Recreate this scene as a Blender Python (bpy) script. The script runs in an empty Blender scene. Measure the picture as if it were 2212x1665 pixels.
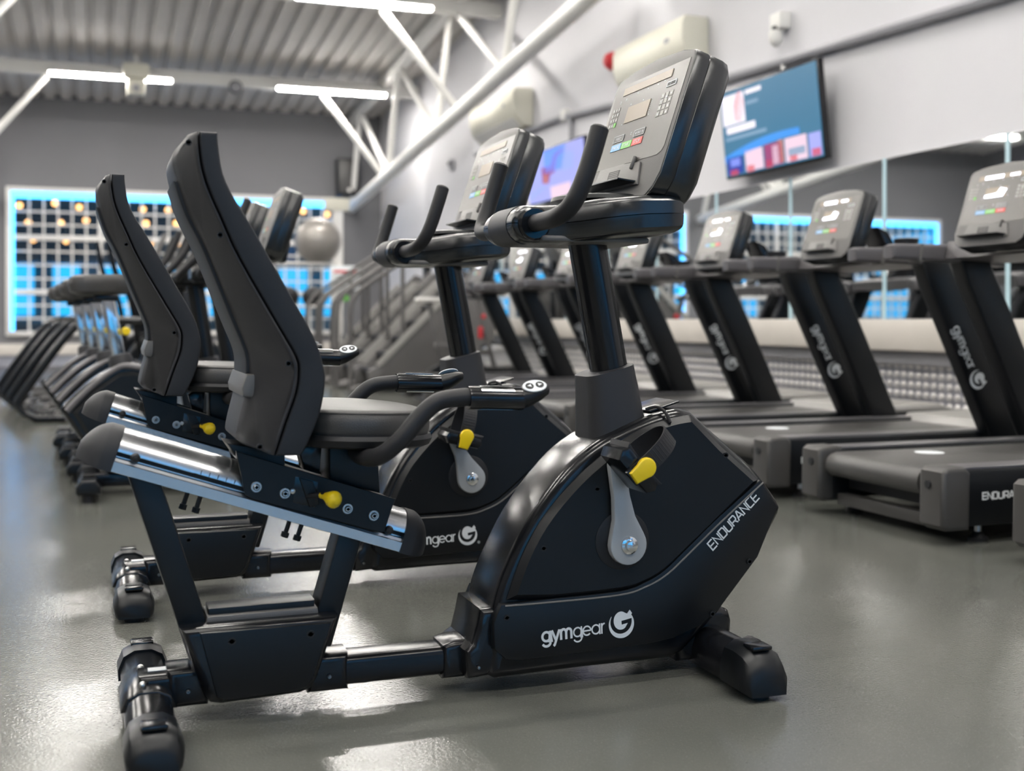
import bpy, bmesh, math, random
from mathutils import Vector, Matrix
random.seed(4)
SC = bpy.context.scene
COL = SC.collection
PI = math.pi

# ------------------------------------------------------------------ camera, world, exposure
YAW = math.atan2(901, 2500)
cam_d = bpy.data.cameras.new('camera')
cam_d.sensor_width = 36.0
cam_d.lens = 36.0 * 2500 / 2212
cam_d.shift_y = -(832.5 - 690) / 2212
cam_d.clip_start = 0.05
cam_d.clip_end = 200
cam_d.dof.use_dof = True
cam_d.dof.focus_distance = 2.55
cam_d.dof.aperture_fstop = 2.7
cam = bpy.data.objects.new('camera', cam_d)
COL.objects.link(cam)
cam.location = (0, 0, 0.75)
cam.rotation_euler = (PI / 2, 0, -YAW)
SC.camera = cam

wd = bpy.data.worlds.new('dusk_sky')
SC.world = wd
wd.use_nodes = True
bg = wd.node_tree.nodes['Background']
bg.inputs['Color'].default_value = (0.03, 0.42, 0.80, 1)
bg.inputs['Strength'].default_value = 0.95

SC.view_settings.view_transform = 'Standard'
SC.view_settings.look = 'None'
SC.view_settings.gamma = 1
SC.view_settings.use_curve_mapping = False
SC.view_settings.exposure = 1.0
LAMP = 72.0

# ------------------------------------------------------------------ materials
MATS = {}
def mat(name, col, rough=0.5, metal=0.0, bump=0.0, bscale=200.0, spec=0.5, coat=0.0,
        emit=None, estr=0.0, var=0.0, vscale=8.0, rvar=0.0, aniso=0.0):
    m = bpy.data.materials.new(name)
    m.use_nodes = True
    nt = m.node_tree
    b = nt.nodes['Principled BSDF']
    b.inputs['Base Color'].default_value = (*col, 1)
    b.inputs['Roughness'].default_value = rough
    b.inputs['Metallic'].default_value = metal
    b.inputs['Specular IOR Level'].default_value = spec
    b.inputs['Coat Weight'].default_value = coat
    b.inputs['Coat Roughness'].default_value = 0.12
    if aniso:
        b.inputs['Anisotropic'].default_value = aniso
    if emit:
        b.inputs['Emission Color'].default_value = (*emit, 1)
        b.inputs['Emission Strength'].default_value = estr
    tc = nt.nodes.new('ShaderNodeTexCoord')
    if bump:
        n = nt.nodes.new('ShaderNodeTexNoise')
        n.inputs['Scale'].default_value = bscale
        n.inputs['Detail'].default_value = 2
        nt.links.new(tc.outputs['Object'], n.inputs['Vector'])
        bp = nt.nodes.new('ShaderNodeBump')
        bp.inputs['Strength'].default_value = bump
        bp.inputs['Distance'].default_value = 0.002
        nt.links.new(n.outputs['Fac'], bp.inputs['Height'])
        nt.links.new(bp.outputs['Normal'], b.inputs['Normal'])
    if var:
        n2 = nt.nodes.new('ShaderNodeTexNoise')
        n2.inputs['Scale'].default_value = vscale
        n2.inputs['Detail'].default_value = 4
        nt.links.new(tc.outputs['Object'], n2.inputs['Vector'])
        mx = nt.nodes.new('ShaderNodeMix')
        mx.data_type = 'RGBA'
        mx.inputs[6].default_value = tuple(c * (1 - var) for c in col) + (1,)
        mx.inputs[7].default_value = tuple(min(1, c * (1 + var)) for c in col) + (1,)
        nt.links.new(n2.outputs['Fac'], mx.inputs[0])
        nt.links.new(mx.outputs[2], b.inputs['Base Color'])
        if rvar:
            mr = nt.nodes.new('ShaderNodeMapRange')
            mr.inputs['To Min'].default_value = max(0, rough - rvar)
            mr.inputs['To Max'].default_value = rough + rvar
            nt.links.new(n2.outputs['Fac'], mr.inputs['Value'])
            nt.links.new(mr.outputs['Result'], b.inputs['Roughness'])
    MATS[name] = m
    return m

mat('gloss_black', (0.006, 0.0065, 0.008), 0.20, spec=0.5, bump=0.03, bscale=900, var=0.1)
mat('satin_black', (0.006, 0.007, 0.0085), 0.33, spec=0.38, bump=0.12, bscale=1200, var=0.1)
mat('pod_black', (0.007, 0.0085, 0.010), 0.24, spec=0.85, bump=0.06, bscale=1200, var=0.1)
mat('matte_black', (0.014, 0.015, 0.018), 0.48, spec=0.4, bump=0.25, bscale=900, var=0.1)
mat('shell_grey', (0.026, 0.026, 0.029), 0.45, spec=0.4, bump=0.3, bscale=1100, var=0.06)
mat('rubber', (0.014, 0.014, 0.016), 0.52, spec=0.4, bump=0.2, bscale=600, var=0.15)
mat('vinyl', (0.055, 0.053, 0.052), 0.42, bump=0.3, bscale=500, var=0.08)
mat('console_grey', (0.13, 0.125, 0.12), 0.38, bump=0.35, bscale=700, var=0.05)
mat('overlay_grey', (0.14, 0.132, 0.124), 0.30, var=0.03)
mat('screen_tan', (0.33, 0.27, 0.20), 0.35, var=0.02)
mat('aluminium', (0.72, 0.73, 0.75), 0.26, 1.0, bump=0.02, bscale=300, var=0.04, vscale=3)
mat('chrome', (0.78, 0.79, 0.8), 0.12, 1.0, var=0.02)
mat('crank_grey', (0.42, 0.44, 0.46), 0.38, 0.2, var=0.04)
mat('yellow', (0.83, 0.60, 0.01), 0.3, var=0.04)
mat('print_white', (0.75, 0.78, 0.80), 0.5, var=0.02)
mat('print_dark', (0.02, 0.02, 0.02), 0.5, var=0.02)
mat('btn_blue', (0.25, 0.52, 0.85), 0.4, var=0.03)
mat('btn_green', (0.22, 0.62, 0.14), 0.4, var=0.03)
mat('btn_red', (0.75, 0.10, 0.09), 0.4, var=0.03)
mat('steel_bolt', (0.6, 0.6, 0.6), 0.28, 1.0, var=0.03)
mat('white_paint', (0.74, 0.73, 0.70), 0.5, var=0.04, vscale=2)
mat('frame_white', (0.72, 0.70, 0.67), 0.5, var=0.05, vscale=3)
mat('wall_light', (0.60, 0.595, 0.62), 0.7, bump=0.08, bscale=80, var=0.03, vscale=1.5)
mat('wall_grey', (0.170, 0.170, 0.180), 0.75, bump=0.08, bscale=80, var=0.05, vscale=1.5)
mat('deck_paint', (0.60, 0.575, 0.55), 0.7, spec=0.2, var=0.08, vscale=2)
mat('ledge_wood', (0.62, 0.58, 0.53), 0.55, var=0.08, vscale=4)
mat('plate_metal', (0.40, 0.40, 0.44), 0.38, 0.7, var=0.08, vscale=5)
mat('plate_dots', (0.80, 0.78, 0.76), 0.35, 0.2, var=0.05, vscale=5)
mat('mirror', (0.86, 0.88, 0.88), 0.02, 1.0, var=0.01)
mat('mirror_edge', (0.45, 0.62, 0.68), 0.3, var=0.03)
mat('led_blue', (0.1, 0.4, 0.9), 0.5, emit=(0.06, 0.42, 1.0), estr=2.2)
mat('lamp_diffuser', (0.9, 0.9, 0.9), 0.5, emit=(1.0, 0.965, 0.91), estr=LAMP)
mat('cream_plastic', (0.70, 0.68, 0.58), 0.45, var=0.03)
mat('conduit_grey', (0.30, 0.30, 0.32), 0.5, var=0.05)
mat('alarm_red', (0.55, 0.02, 0.03), 0.4, var=0.03)
mat('silver_ball', (0.30, 0.28, 0.26), 0.33, 0.35, bump=0.05, bscale=40, var=0.05)
mat('hood_grey', (0.33, 0.32, 0.30), 0.35, var=0.05)
mat('rail_grey', (0.11, 0.105, 0.11), 0.4, var=0.06)
mat('belt', (0.06, 0.057, 0.055), 0.45, bump=0.3, bscale=350, var=0.1)
mat('end_cap', (0.055, 0.052, 0.05), 0.5, bump=0.2, bscale=300, var=0.06)
mat('machine_grey', (0.105, 0.10, 0.097), 0.45, var=0.06)
mat('machine_red', (0.6, 0.03, 0.04), 0.4, var=0.05)
mat('display_lit', (0.5, 0.5, 0.6), 0.4, emit=(0.85, 0.85, 1.0), estr=2.2)
mat('dark_outside', (0.2, 0.19, 0.18), 0.8, var=0.2, vscale=1)
mat('bulb_warm', (0.9, 0.6, 0.3), 0.5, emit=(1.0, 0.42, 0.12), estr=3.0)
mat('rubber_floor', (0.045, 0.045, 0.05), 0.4, bump=0.4, bscale=300, var=0.2, vscale=30)
mat('tv_black', (0.01, 0.01, 0.012), 0.2, var=0.05)
def emis(name, col, s=1.0):
    return mat(name, tuple(c * 0.2 for c in col), 0.3, emit=col, estr=s*0.55, spec=0.3)
emis('tv_teal', (0.045, 0.16, 0.27)); emis('tv_blue', (0.05, 0.27, 0.75)); emis('tv_white', (0.85, 0.80, 0.88))
emis('tv_red', (0.62, 0.07, 0.08)); emis('tv_pink', (0.75, 0.55, 0.66)); emis('tv_navy', (0.02, 0.04, 0.3))
emis('tv_skin', (0.6, 0.27, 0.16)); emis('tv_lilac', (0.34, 0.36, 0.78)); emis('tv_azure', (0.15, 0.3, 0.95))
emis('tv_wine', (0.30, 0.05, 0.16)); emis('tv_pale', (0.30, 0.37, 0.95)); emis('tv_grey', (0.2, 0.32, 0.45))

def floor_material():
    m = bpy.data.materials.new('vinyl_floor'); m.use_nodes = True
    nt = m.node_tree; b = nt.nodes['Principled BSDF']
    tc = nt.nodes.new('ShaderNodeTexCoord')
    def noise(scale, detail):
        n = nt.nodes.new('ShaderNodeTexNoise'); n.inputs['Scale'].default_value = scale
        n.inputs['Detail'].default_value = detail
        nt.links.new(tc.outputs['Object'], n.inputs['Vector']); return n
    big, fine, speck = noise(0.9, 4), noise(170, 2), noise(420, 1)
    r = nt.nodes.new('ShaderNodeValToRGB')
    r.color_ramp.elements[0].position = 0.3; r.color_ramp.elements[0].color = (0.105, 0.11, 0.098, 1)
    r.color_ramp.elements[1].position = 0.75; r.color_ramp.elements[1].color = (0.15, 0.15, 0.133, 1)
    nt.links.new(big.outputs['Fac'], r.inputs['Fac'])
    r2 = nt.nodes.new('ShaderNodeValToRGB')
    r2.color_ramp.elements[0].position = 0.66; r2.color_ramp.elements[0].color = (0, 0, 0, 1)
    r2.color_ramp.elements[1].position = 0.74; r2.color_ramp.elements[1].color = (1, 1, 1, 1)
    nt.links.new(speck.outputs['Fac'], r2.inputs['Fac'])
    mx = nt.nodes.new('ShaderNodeMix'); mx.data_type = 'RGBA'
    nt.links.new(r2.outputs['Color'], mx.inputs[0])
    nt.links.new(r.outputs['Color'], mx.inputs[6])
    mx.inputs[7].default_value = (0.26, 0.255, 0.235, 1)
    nt.links.new(mx.outputs[2], b.inputs['Base Color'])
    mr = nt.nodes.new('ShaderNodeMapRange')
    mr.inputs['To Min'].default_value = 0.08; mr.inputs['To Max'].default_value = 0.20
    nt.links.new(big.outputs['Fac'], mr.inputs['Value'])
    nt.links.new(mr.outputs['Result'], b.inputs['Roughness'])
    b.inputs['Specular IOR Level'].default_value = 0.6
    bp = nt.nodes.new('ShaderNodeBump'); bp.inputs['Strength'].default_value = 0.40
    bp.inputs['Distance'].default_value = 0.0015
    nt.links.new(fine.outputs['Fac'], bp.inputs['Height'])
    nt.links.new(bp.outputs['Normal'], b.inputs['Normal'])
    MATS['floor'] = m
floor_material()

def glass_material():
    m = bpy.data.materials.new('window_glass'); m.use_nodes = True
    nt = m.node_tree
    for n in list(nt.nodes):
        if n.type == 'BSDF_PRINCIPLED': nt.nodes.remove(n)
    t = nt.nodes.new('ShaderNodeBsdfTransparent'); t.inputs['Color'].default_value = (0.82, 0.9, 0.95, 1)
    g = nt.nodes.new('ShaderNodeBsdfGlossy'); g.inputs['Roughness'].default_value = 0.03
    f = nt.nodes.new('ShaderNodeFresnel'); f.inputs['IOR'].default_value = 1.5
    mx = nt.nodes.new('ShaderNodeMixShader')
    nt.links.new(f.outputs['Fac'], mx.inputs['Fac'])
    nt.links.new(t.outputs['BSDF'], mx.inputs[1]); nt.links.new(g.outputs['BSDF'], mx.inputs[2])
    nt.links.new(mx.outputs['Shader'], nt.nodes['Material Output'].inputs['Surface'])
    MATS['glass'] = m
glass_material()

# ------------------------------------------------------------------ mesh helpers
def smooth_path(pts, n=6):
    P = [Vector(p) for p in pts]
    out = []
    for i in range(len(P) - 1):
        p0 = P[i - 1] if i else P[0]; p1 = P[i]; p2 = P[i + 1]; p3 = P[i + 2] if i + 2 < len(P) else P[-1]
        for k in range(n):
            t = k / n
            out.append(0.5 * ((2 * p1) + (p2 - p0) * t + (2 * p0 - 5 * p1 + 4 * p2 - p3) * t * t + (3 * p1 - p0 - 3 * p2 + p3) * t ** 3))
    out.append(P[-1])
    return out

def smooth2(pts, n=5):
    return [(v.x, v.y) for v in smooth_path([(a, b, 0) for a, b in pts], n)]

def rrect(w, h, r, n=5):
    pts = []
    for cx, cy, a0 in ((w/2-r, h/2-r, 0), (-w/2+r, h/2-r, PI/2), (-w/2+r, -h/2+r, PI), (w/2-r, -h/2+r, 1.5*PI)):
        for k in range(n + 1):
            a = a0 + PI/2*k/n
            pts.append((cx + r*math.cos(a), cy + r*math.sin(a)))
    return pts

class MB:
    def __init__(s): s.bm = bmesh.new()
    def _bevel(s, edges, bev, seg):
        if bev > 0:
            bmesh.ops.bevel(s.bm, geom=edges, offset=bev, segments=seg, profile=0.5, affect='EDGES', clamp_overlap=True)
    def poly(s, pts, vec, bev=0, seg=2, M=None, sides=False):
        """extrude a polygon of 3D points by vec"""
        vec = Vector(vec)
        A = [Vector(p) for p in pts]; B = [p + vec for p in A]
        if M is not None: A = [M @ p for p in A]; B = [M @ p for p in B]
        va = [s.bm.verts.new(p) for p in A]; vb = [s.bm.verts.new(p) for p in B]
        n = len(va)
        fa = s.bm.faces.new(va); fb = s.bm.faces.new(vb[::-1])
        fs = [fa, fb]
        for i in range(n):
            fs.append(s.bm.faces.new((va[i], vb[i], vb[(i+1) % n], va[(i+1) % n])))
        bmesh.ops.recalc_face_normals(s.bm, faces=fs)
        if bev:
            ed = set(fa.edges) | set(fb.edges)
            if sides:
                for f in fs: ed |= set(f.edges)
            s._bevel(list(ed), bev, seg)
        return s
    def prism(s, prof, y0, y1, bev=0, seg=2, sides=False):
        return s.poly([(x, y0, z) for x, z in prof], (0, y1 - y0, 0), bev, seg, None, sides)
    def plan(s, prof, z0, z1, bev=0, seg=2):
        return s.poly([(x, y, z0) for x, y in prof], (0, 0, z1 - z0), bev, seg)
    def box(s, c, d, bev=0, seg=2, M=None):
        x, y, z = c; a, b, h = d[0]/2, d[1]/2, d[2]/2
        pts = [(x-a, y-b, z-h), (x+a, y-b, z-h), (x+a, y+b, z-h), (x-a, y+b, z-h)]
        return s.poly(pts, (0, 0, d[2]), bev, seg, M, True)
    def bar(s, p0, p1, w, h, bev=0, up=(0, 1, 0)):
        """box beam from p0 to p1; w along 'up', h across"""
        p0, p1 = Vector(p0), Vector(p1); d = (p1 - p0); L = d.length; d.normalize()
        u = Vector(up); u = (u - d*u.dot(d)).normalized(); v = d.cross(u)
        pts = [p0 + u*a*w/2 + v*b*h/2 for a, b in ((-1,-1),(1,-1),(1,1),(-1,1))]
        return s.poly(pts, d*L, bev, 2, None, True)
    def loft(s, secs, cap=True):
        rows = [[s.bm.verts.new(Vector(p)) for p in sec] for sec in secs]
        n = len(rows[0]); fs = []
        for r0, r1 in zip(rows, rows[1:]):
            for i in range(n):
                fs.append(s.bm.faces.new((r0[i], r0[(i+1) % n], r1[(i+1) % n], r1[i])))
        if cap:
            fs.append(s.bm.faces.new(rows[0][::-1])); fs.append(s.bm.faces.new(rows[-1]))
        bmesh.ops.recalc_face_normals(s.bm, faces=fs)
        return s
    def tube(s, path, r, seg=12, ell=1.0, up=None, rounded=False):
        P = [Vector(p) for p in path]; n = len(P)
        R = r if isinstance(r, (list, tuple)) else [r]*n
        if rounded:
            d0 = (P[0]-P[1]).normalized(); d1 = (P[-1]-P[-2]).normalized()
            a, b = R[0], R[-1]
            P = [P[0]+d0*a*.35, P[0]+d0*a*.22] + P + [P[-1]+d1*b*.22, P[-1]+d1*b*.35]
            R = [a*.45, a*.82] + list(R) + [b*.82, b*.45]; n += 4
        t0 = (P[1]-P[0]).normalized()
        u = Vector(up) if up else (Vector((0, 1, 0)) if abs(t0.y) < .9 else Vector((1, 0, 0)))
        secs = []
        for i in range(n):
            t = (P[min(i+1, n-1)] - P[max(i-1, 0)]).normalized()
            u = (u - t*u.dot(t)).normalized(); v = t.cross(u)
            secs.append([P[i] + (u*math.cos(2*PI*k/seg) + v*math.sin(2*PI*k/seg)*ell)*R[i] for k in range(seg)])
        return s.loft(secs)
    def cyl(s, p0, p1, r, seg=20, bev=0.0, r1=None):
        P0, P1 = Vector(p0), Vector(p1); r1 = r if r1 is None else r1
        if bev:
            d = (P1-P0).normalized()
            return s.tube([P0, P0+d*bev, P1-d*bev, P1], [r-bev, r, r1, r1-bev], seg)
        return s.tube([P0, P1], [r, r1], seg)
    def lathe(s, c, axis, prof, seg=24):
        """prof: (distance along axis, radius)"""
        c = Vector(c); a = Vector(axis).normalized()
        return s.tube([c + a*h for h, _ in prof], [max(r, 1e-4) for _, r in prof], seg)
    def ball(s, c, r, u=20, v=12, sc=(1, 1, 1)):
        M = Matrix.Translation(c) @ Matrix.Diagonal((sc[0], sc[1], sc[2], 1))
        bmesh.ops.create_uvsphere(s.bm, u_segments=u, v_segments=v, radius=r, matrix=M)
        return s
    def mesh(s, name, m, angle=38):
        me = bpy.data.meshes.new(name)
        s.bm.to_mesh(me); s.bm.free()
        me.materials.append(MATS[m])
        me.shade_smooth(); me.set_sharp_from_angle(angle=math.radians(angle))
        return me
    def build(s, name, m, parent=None, angle=38):
        return link(name, s.mesh(name, m, angle), parent)

def link(name, data, parent=None):
    o = bpy.data.objects.new(name, data); COL.objects.link(o)
    if parent is not None: o.parent = parent
    return o
def empty(name, loc=(0, 0, 0), rz=0.0):
    o = bpy.data.objects.new(name, None); COL.objects.link(o)
    o.location = loc; o.rotation_euler = (0, 0, rz); o.empty_display_size = .1
    return o
def tag(o, label, cat, group=None):
    o['label'] = label; o['category'] = cat
    if group: o['group'] = group
    return o
def struct(o, label=None):
    o['kind'] = 'structure'
    if label: o['label'] = label
    return o
def copy_tree(o, parent=None):
    c = o.copy(); COL.objects.link(c); c.parent = parent
    for ch in list(o.children):
        if ch is not c: copy_tree(ch, c)
    return c

TXT = {}
def text_mesh(body, size, m, bold=0.0, sx=1.0, align='LEFT', depth=0.0004, shear=0.0):
    key = (body, size, m, bold, sx, align, depth, shear)
    if key in TXT: return TXT[key]
    cu = bpy.data.curves.new('lettering', 'FONT')
    cu.body = body; cu.size = size; cu.offset = bold; cu.extrude = depth; cu.align_x = align
    cu.resolution_u = 4; cu.shear = shear
    ob = bpy.data.objects.new('lettering', cu)
    me = bpy.data.meshes.new_from_object(ob)
    me.transform(Matrix.Diagonal((sx, 1, 1, 1)))
    me.materials.clear(); me.materials.append(MATS[m])
    bpy.data.objects.remove(ob); bpy.data.curves.remove(cu)
    TXT[key] = me
    return me
def arc_pts(cx, cy, r, a0, a1, n=14, ry=None):
    ry = r if ry is None else ry
    return [(cx + r*math.cos(math.radians(a0+(a1-a0)*k/n)), cy + ry*math.sin(math.radians(a0+(a1-a0)*k/n))) for k in range(n+1)]
# rounded lower case and wide square capitals; unit = x-height / cap height, value = (advance, strokes)
GLYPH = {
 'g': (1.0, [arc_pts(.46, .5, .42, 0, 360, 22), [(.88, 1.0), (.88, -.05)] + arc_pts(.46, -.05, .42, 0, -160, 10, .36)]),
 'y': (.92, [[(.06, 1.0), (.47, .02)], [(.86, 1.0), (.40, -.16), (.30, -.38), (.2, -.46)]]),
 'm': (1.42, [[(.10, 1.0), (.10, 0)], [(.10, .62)] + arc_pts(.38, .66, .27, 180, 0, 10, .30) + [(.65, 0)], [(.65, .62)] + arc_pts(.93, .66, .27, 180, 0, 10, .30) + [(1.20, 0)]]),
 'e': (.98, [[(.06, .5), (.88, .5)], arc_pts(.47, .5, .42, 0, 318, 22)]),
 'a': (1.0, [arc_pts(.46, .5, .42, 0, 360, 22), [(.88, 1.0), (.88, 0)]]),
 'r': (.55, [[(.10, 1.0), (.10, 0)], [(.10, .58)] + arc_pts(.40, .62, .29, 180, 80, 8, .33)]),
 'E': (1.18, [[(1.0, 1), (.05, 1), (.05, 0), (1.0, 0)], [(.95, .5), (.05, .5)]]),
 'N': (1.25, [[(.05, 0), (.05, 1), (1.0, 0), (1.0, 1)]]),
 'D': (1.25, [[(.05, 0), (.05, 1), (.85, 1), (1.0, .85), (1.0, .15), (.85, 0), (.05, 0)]]),
 'U': (1.25, [[(.05, 1), (.05, .15), (.2, 0), (.85, 0), (1.0, .15), (1.0, 1)]]),
 'R': (1.22, [[(.05, 0), (.05, 1), (.88, 1), (1.0, .88), (1.0, .52), (.88, .4), (.05, .4)], [(.62, .4), (1.0, 0)]]),
 'A': (1.30, [[(.0, 0), (.48, 1), (.60, 1), (1.08, 0)], [(.2, .3), (.88, .3)]]),
 'C': (1.2, [[(1.0, 1), (.18, 1), (.05, .87), (.05, .13), (.18, 0), (1.0, 0)]]),
 'T': (1.15, [[(0, 1), (1.0, 1)], [(.5, 1), (.5, 0)]]),
 'O': (1.25, [[(.2, 1), (.85, 1), (1.0, .85), (1.0, .15), (.85, 0), (.2, 0), (.05, .15), (.05, .85), (.2, 1)]]),
 'H': (1.2, [[(.05, 1), (.05, 0)], [(1.0, 1), (1.0, 0)], [(.05, .5), (1.0, .5)]]),
 ' ': (.45, []),
}
def stroke_mesh(body, h, length, m, wide, bold='', depth=.0006):
    """lettering of height h squeezed to the given length; wide = stroke width in units of h"""
    key = ('stroke', body, h, length, m, wide, bold, depth)
    if key in TXT: return TXT[key]
    tot = sum(GLYPH[c][0] for c in body) - .15
    sx = length/(tot*h); b = MB(); x = 0
    for i, ch in enumerate(body):
        adv, strokes = GLYPH[ch]
        w = wide*(1.65 if i < len(bold) else 1)*h/2
        for st in strokes:
            P = [Vector(((x+px)*h*sx, py*h)) for px, py in st]
            closed = (P[0]-P[-1]).length < 1e-6
            L, R = [], []
            n = len(P)
            for k in range(n):
                d0 = (P[k]-P[k-1]) if k else ((P[0]-P[-2]) if closed else (P[1]-P[0]))
                d1 = (P[k+1]-P[k]) if k < n-1 else ((P[1]-P[0]) if closed else (P[-1]-P[-2]))
                d0.normalize(); d1.normalize()
                n0 = Vector((-d0.y, d0.x)); n1 = Vector((-d1.y, d1.x)); q = n0+n1
                q = q.normalized() if q.length > .2 else n1
                f = w/max(.45, q.dot(n1))
                L.append(P[k]+q*f); R.append(P[k]-q*f)
            for k in range(n-1):
                b.poly([(L[k].x, L[k].y, 0), (R[k].x, R[k].y, 0), (R[k+1].x, R[k+1].y, 0), (L[k+1].x, L[k+1].y, 0)], (0, 0, depth))
        x += adv
    TXT[key] = b.mesh('lettering', m)
    return TXT[key]
def put_stroke(parent, M, *a, **k):
    o = link('lettering', stroke_mesh(*a, **k), parent); o.matrix_local = M
    return o
def frame(o, X, Y, Z):
    return Matrix(((X[0], Y[0], Z[0], o[0]), (X[1], Y[1], Z[1], o[1]), (X[2], Y[2], Z[2], o[2]), (0, 0, 0, 1)))
def side_frame(x, y, z, ang=0.0):
    """lettering on a face that looks towards -y"""
    c, s_ = math.cos(ang), math.sin(ang)
    return frame((x, y, z), (c, 0, s_), (-s_, 0, c), (0, -1, 0))
def put_text(name, parent, M, *a, **k):
    o = link(name, text_mesh(*a, **k), parent); o.matrix_local = M
    return o

def emblem_mesh(size, m):
    """round swirl with a G shape, from one outline"""
    raw = []
    def arc(cx, cy, rx, ry, a0, a1, n):
        for k in range(n + 1):
            a = math.radians(a0 + (a1 - a0)*k/n)
            raw.append((cx + rx*math.cos(a), cy + ry*math.sin(a)))
    arc(1566, -560, 229, 230, 141, 360+38, 40)
    raw.append((1762, -395)); raw.append((1720, -335)); raw.append((1672, -395))
    arc(1557, -500, 131, 150, 55, 305, 24)
    raw.append((1680, -552)); raw.append((1570, -570)); raw.append((1565, -505)); raw.append((1755, -475))
    arc(1560, -520, 195, 198, -5, -205, 26)
    pts = [((x - 1566)/460*size, (y + 560)/460*size, 0) for x, y in raw]
    b = MB().poly(pts, (0, 0, 0.0006))
    return b.mesh('emblem', m)
EMB = {}
def put_emblem(parent, M, size, m='print_white'):
    k = (round(size, 4), m)
    if k not in EMB: EMB[k] = emblem_mesh(size, m)
    o = link('emblem', EMB[k], parent); o.matrix_local = M
    return o

# ------------------------------------------------------------------ the room
XW, YB, YF, XL = 4.75, 20.0, -5.5, -8.5
def roof(y): return 4.30 + 0.079*(YB - y)

struct(MB().box(((XW+XL)/2, (YB+YF)/2, -0.05), (XW-XL, YB-YF, 0.1)).build('floor', 'floor'), 'grey green glossy vinyl gym floor')
mat_o = MB().box((-2.3, 16.0, 0.004), (8.4, 7.7, 0.008)).build('rubber_mat', 'rubber_floor')
tag(mat_o, 'dark rubber flooring laid below the gridded window', 'mat')

def side_wall(name, x0, x1, m):
    return struct(MB().poly([(x0, YF, 0), (x0, YB, 0), (x0, YB, roof(YB)+.1), (x0, YF, roof(YF)+.1)], (x1-x0, 0, 0)).build(name, m))
W5 = (2.1, 5.2, 0.55, 2.9)          # along the wall, measured from the camera towards the front wall
def right_wall():
    b = MB(); d = (.2, 0, 0)
    def quad(ya, yb, za, zb=None):
        b.poly([(XW, ya, za), (XW, yb, za), (XW, yb, zb if zb else roof(yb)+.1), (XW, ya, zb if zb else roof(ya)+.1)], d)
    quad(-W5[0], YB, 0); quad(YF, -W5[1], 0); quad(-W5[1], -W5[0], 0, W5[2]); quad(-W5[1], -W5[0], W5[3])
    return struct(b.build('wall_right', 'wall_light'))
right_wall()
side_wall('wall_left', XL-.2, XL, 'wall_grey')

def end_wall(name, y0, y1, holes, m, top):
    xs = sorted({XL-.2, XW+.2} | {h[0] for h in holes} | {h[1] for h in holes})
    zs = sorted({0, top} | {h[2] for h in holes} | {h[3] for h in holes})
    b = MB()
    for xa, xb in zip(xs, xs[1:]):
        for za, zb in zip(zs, zs[1:]):
            cx, cz = (xa+xb)/2, (za+zb)/2
            if any(h[0] < cx < h[1] and h[2] < cz < h[3] for h in holes): continue
            b.box((cx, (y0+y1)/2, cz), (xb-xa, y1-y0, zb-za))
    return struct(b.build(name, m))
W1 = (-1.33, 4.06, 0.49, 2.86)
W2 = (-7.35, -1.95, 0.49, 2.86)
W3 = (-3.2, 1.6, 0.55, 2.9)
W4 = (2.3, 4.6, 0.55, 2.9)
end_wall('wall_back', YB, YB+.25, [W1, W2], 'wall_grey', roof(YB)+.1)
end_wall('wall_front', YF-.25, YF, [W3, W4], 'wall_grey', roof(YF)+.1)

def grid_window(name, W, y, s, n, rows, thin):
    """s = -1: the room is on the -y side of the glass"""
    x0, x1, z0, z1 = W
    o = struct(empty(name, (0, 0, 0)), 'white gridded window edged with a blue light strip')
    f = .07
    b = MB()
    for cx, cz, w, h in ((x0+f/2, (z0+z1)/2, f, z1-z0), (x1-f/2, (z0+z1)/2, f, z1-z0), ((x0+x1)/2, z0+f/2, x1-x0-2*f, f), ((x0+x1)/2, z1-f/2, x1-x0-2*f, f)):
        b.box((cx, y+s*.01, cz), (w, .16, h), .006)
    b.build('window_frame', 'frame_white', o)
    yl = y + s*.05
    MB().box(((x0+x1)/2, yl, z1-f-.055), (x1-x0-2*f, .05, .10), .01).build('light_strip', 'led_blue', o)
    for cx in (x0+f+.03, x1-f-.03):
        MB().box((cx, yl, (z0+z1)/2-.05), (.06, .05, z1-z0-2*f-.12), .01).build('light_strip', 'led_blue', o)
    xa, xb = x0+f+.06, x1-f-.06
    xs = [xa + (xb-xa)*k/n for k in range(n+1)]
    for x in xs[1:-1]:
        MB().box((x, y, (z0+z1)/2), (.07, .10, z1-z0-2*f), .006).build('mullion', 'frame_white', o)
    for z in rows:
        MB().box(((xa+xb)/2, y+s*.012, z), (xb-xa, .10, .085), .006).build('transom', 'frame_white', o)
    zs = [z0+f] + list(rows) + [z1-f-.1]
    for xi, xj in zip(xs, xs[1:]):
        for zi, zj in zip(zs, zs[1:]):
            MB().box(((xi+xj)/2, y+.06, (zi+zj)/2), (xj-xi-.06, .006, zj-zi-.07)).build('pane', 'glass', o)
    if thin:
        vm = MB().box((0, 0, 0), (.028, .03, z1-z0-2*f-.1)).mesh('glazing_bar', 'frame_white')
        hm = MB().box((0, 0, 0), (xb-xa, .03, .028)).mesh('glazing_bar', 'frame_white')
        for xi, xj in zip(xs, xs[1:]):
            for k in range(1, 6):
                g = link('glazing_bar', vm, o); g.location = (xi+(xj-xi)*k/6, y+.005, (z0+z1)/2-.05)
        for zi, zj in zip(zs, zs[1:]):
            m_ = max(2, round((zj-zi)/.21))
            for k in range(1, m_):
                g = link('glazing_bar', hm, o); g.location = ((xa+xb)/2, y+.012, zi+(zj-zi)*k/m_)
    return o
grid_window('window_1', W1, YB+.02, -1, 4, (1.187, 2.06), True)
grid_window('window_2', W2, YB+.02, -1, 4, (1.187, 2.06), True)
grid_window('window_3', W3, YF-.02, 1, 3, (2.06,), False)
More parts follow.
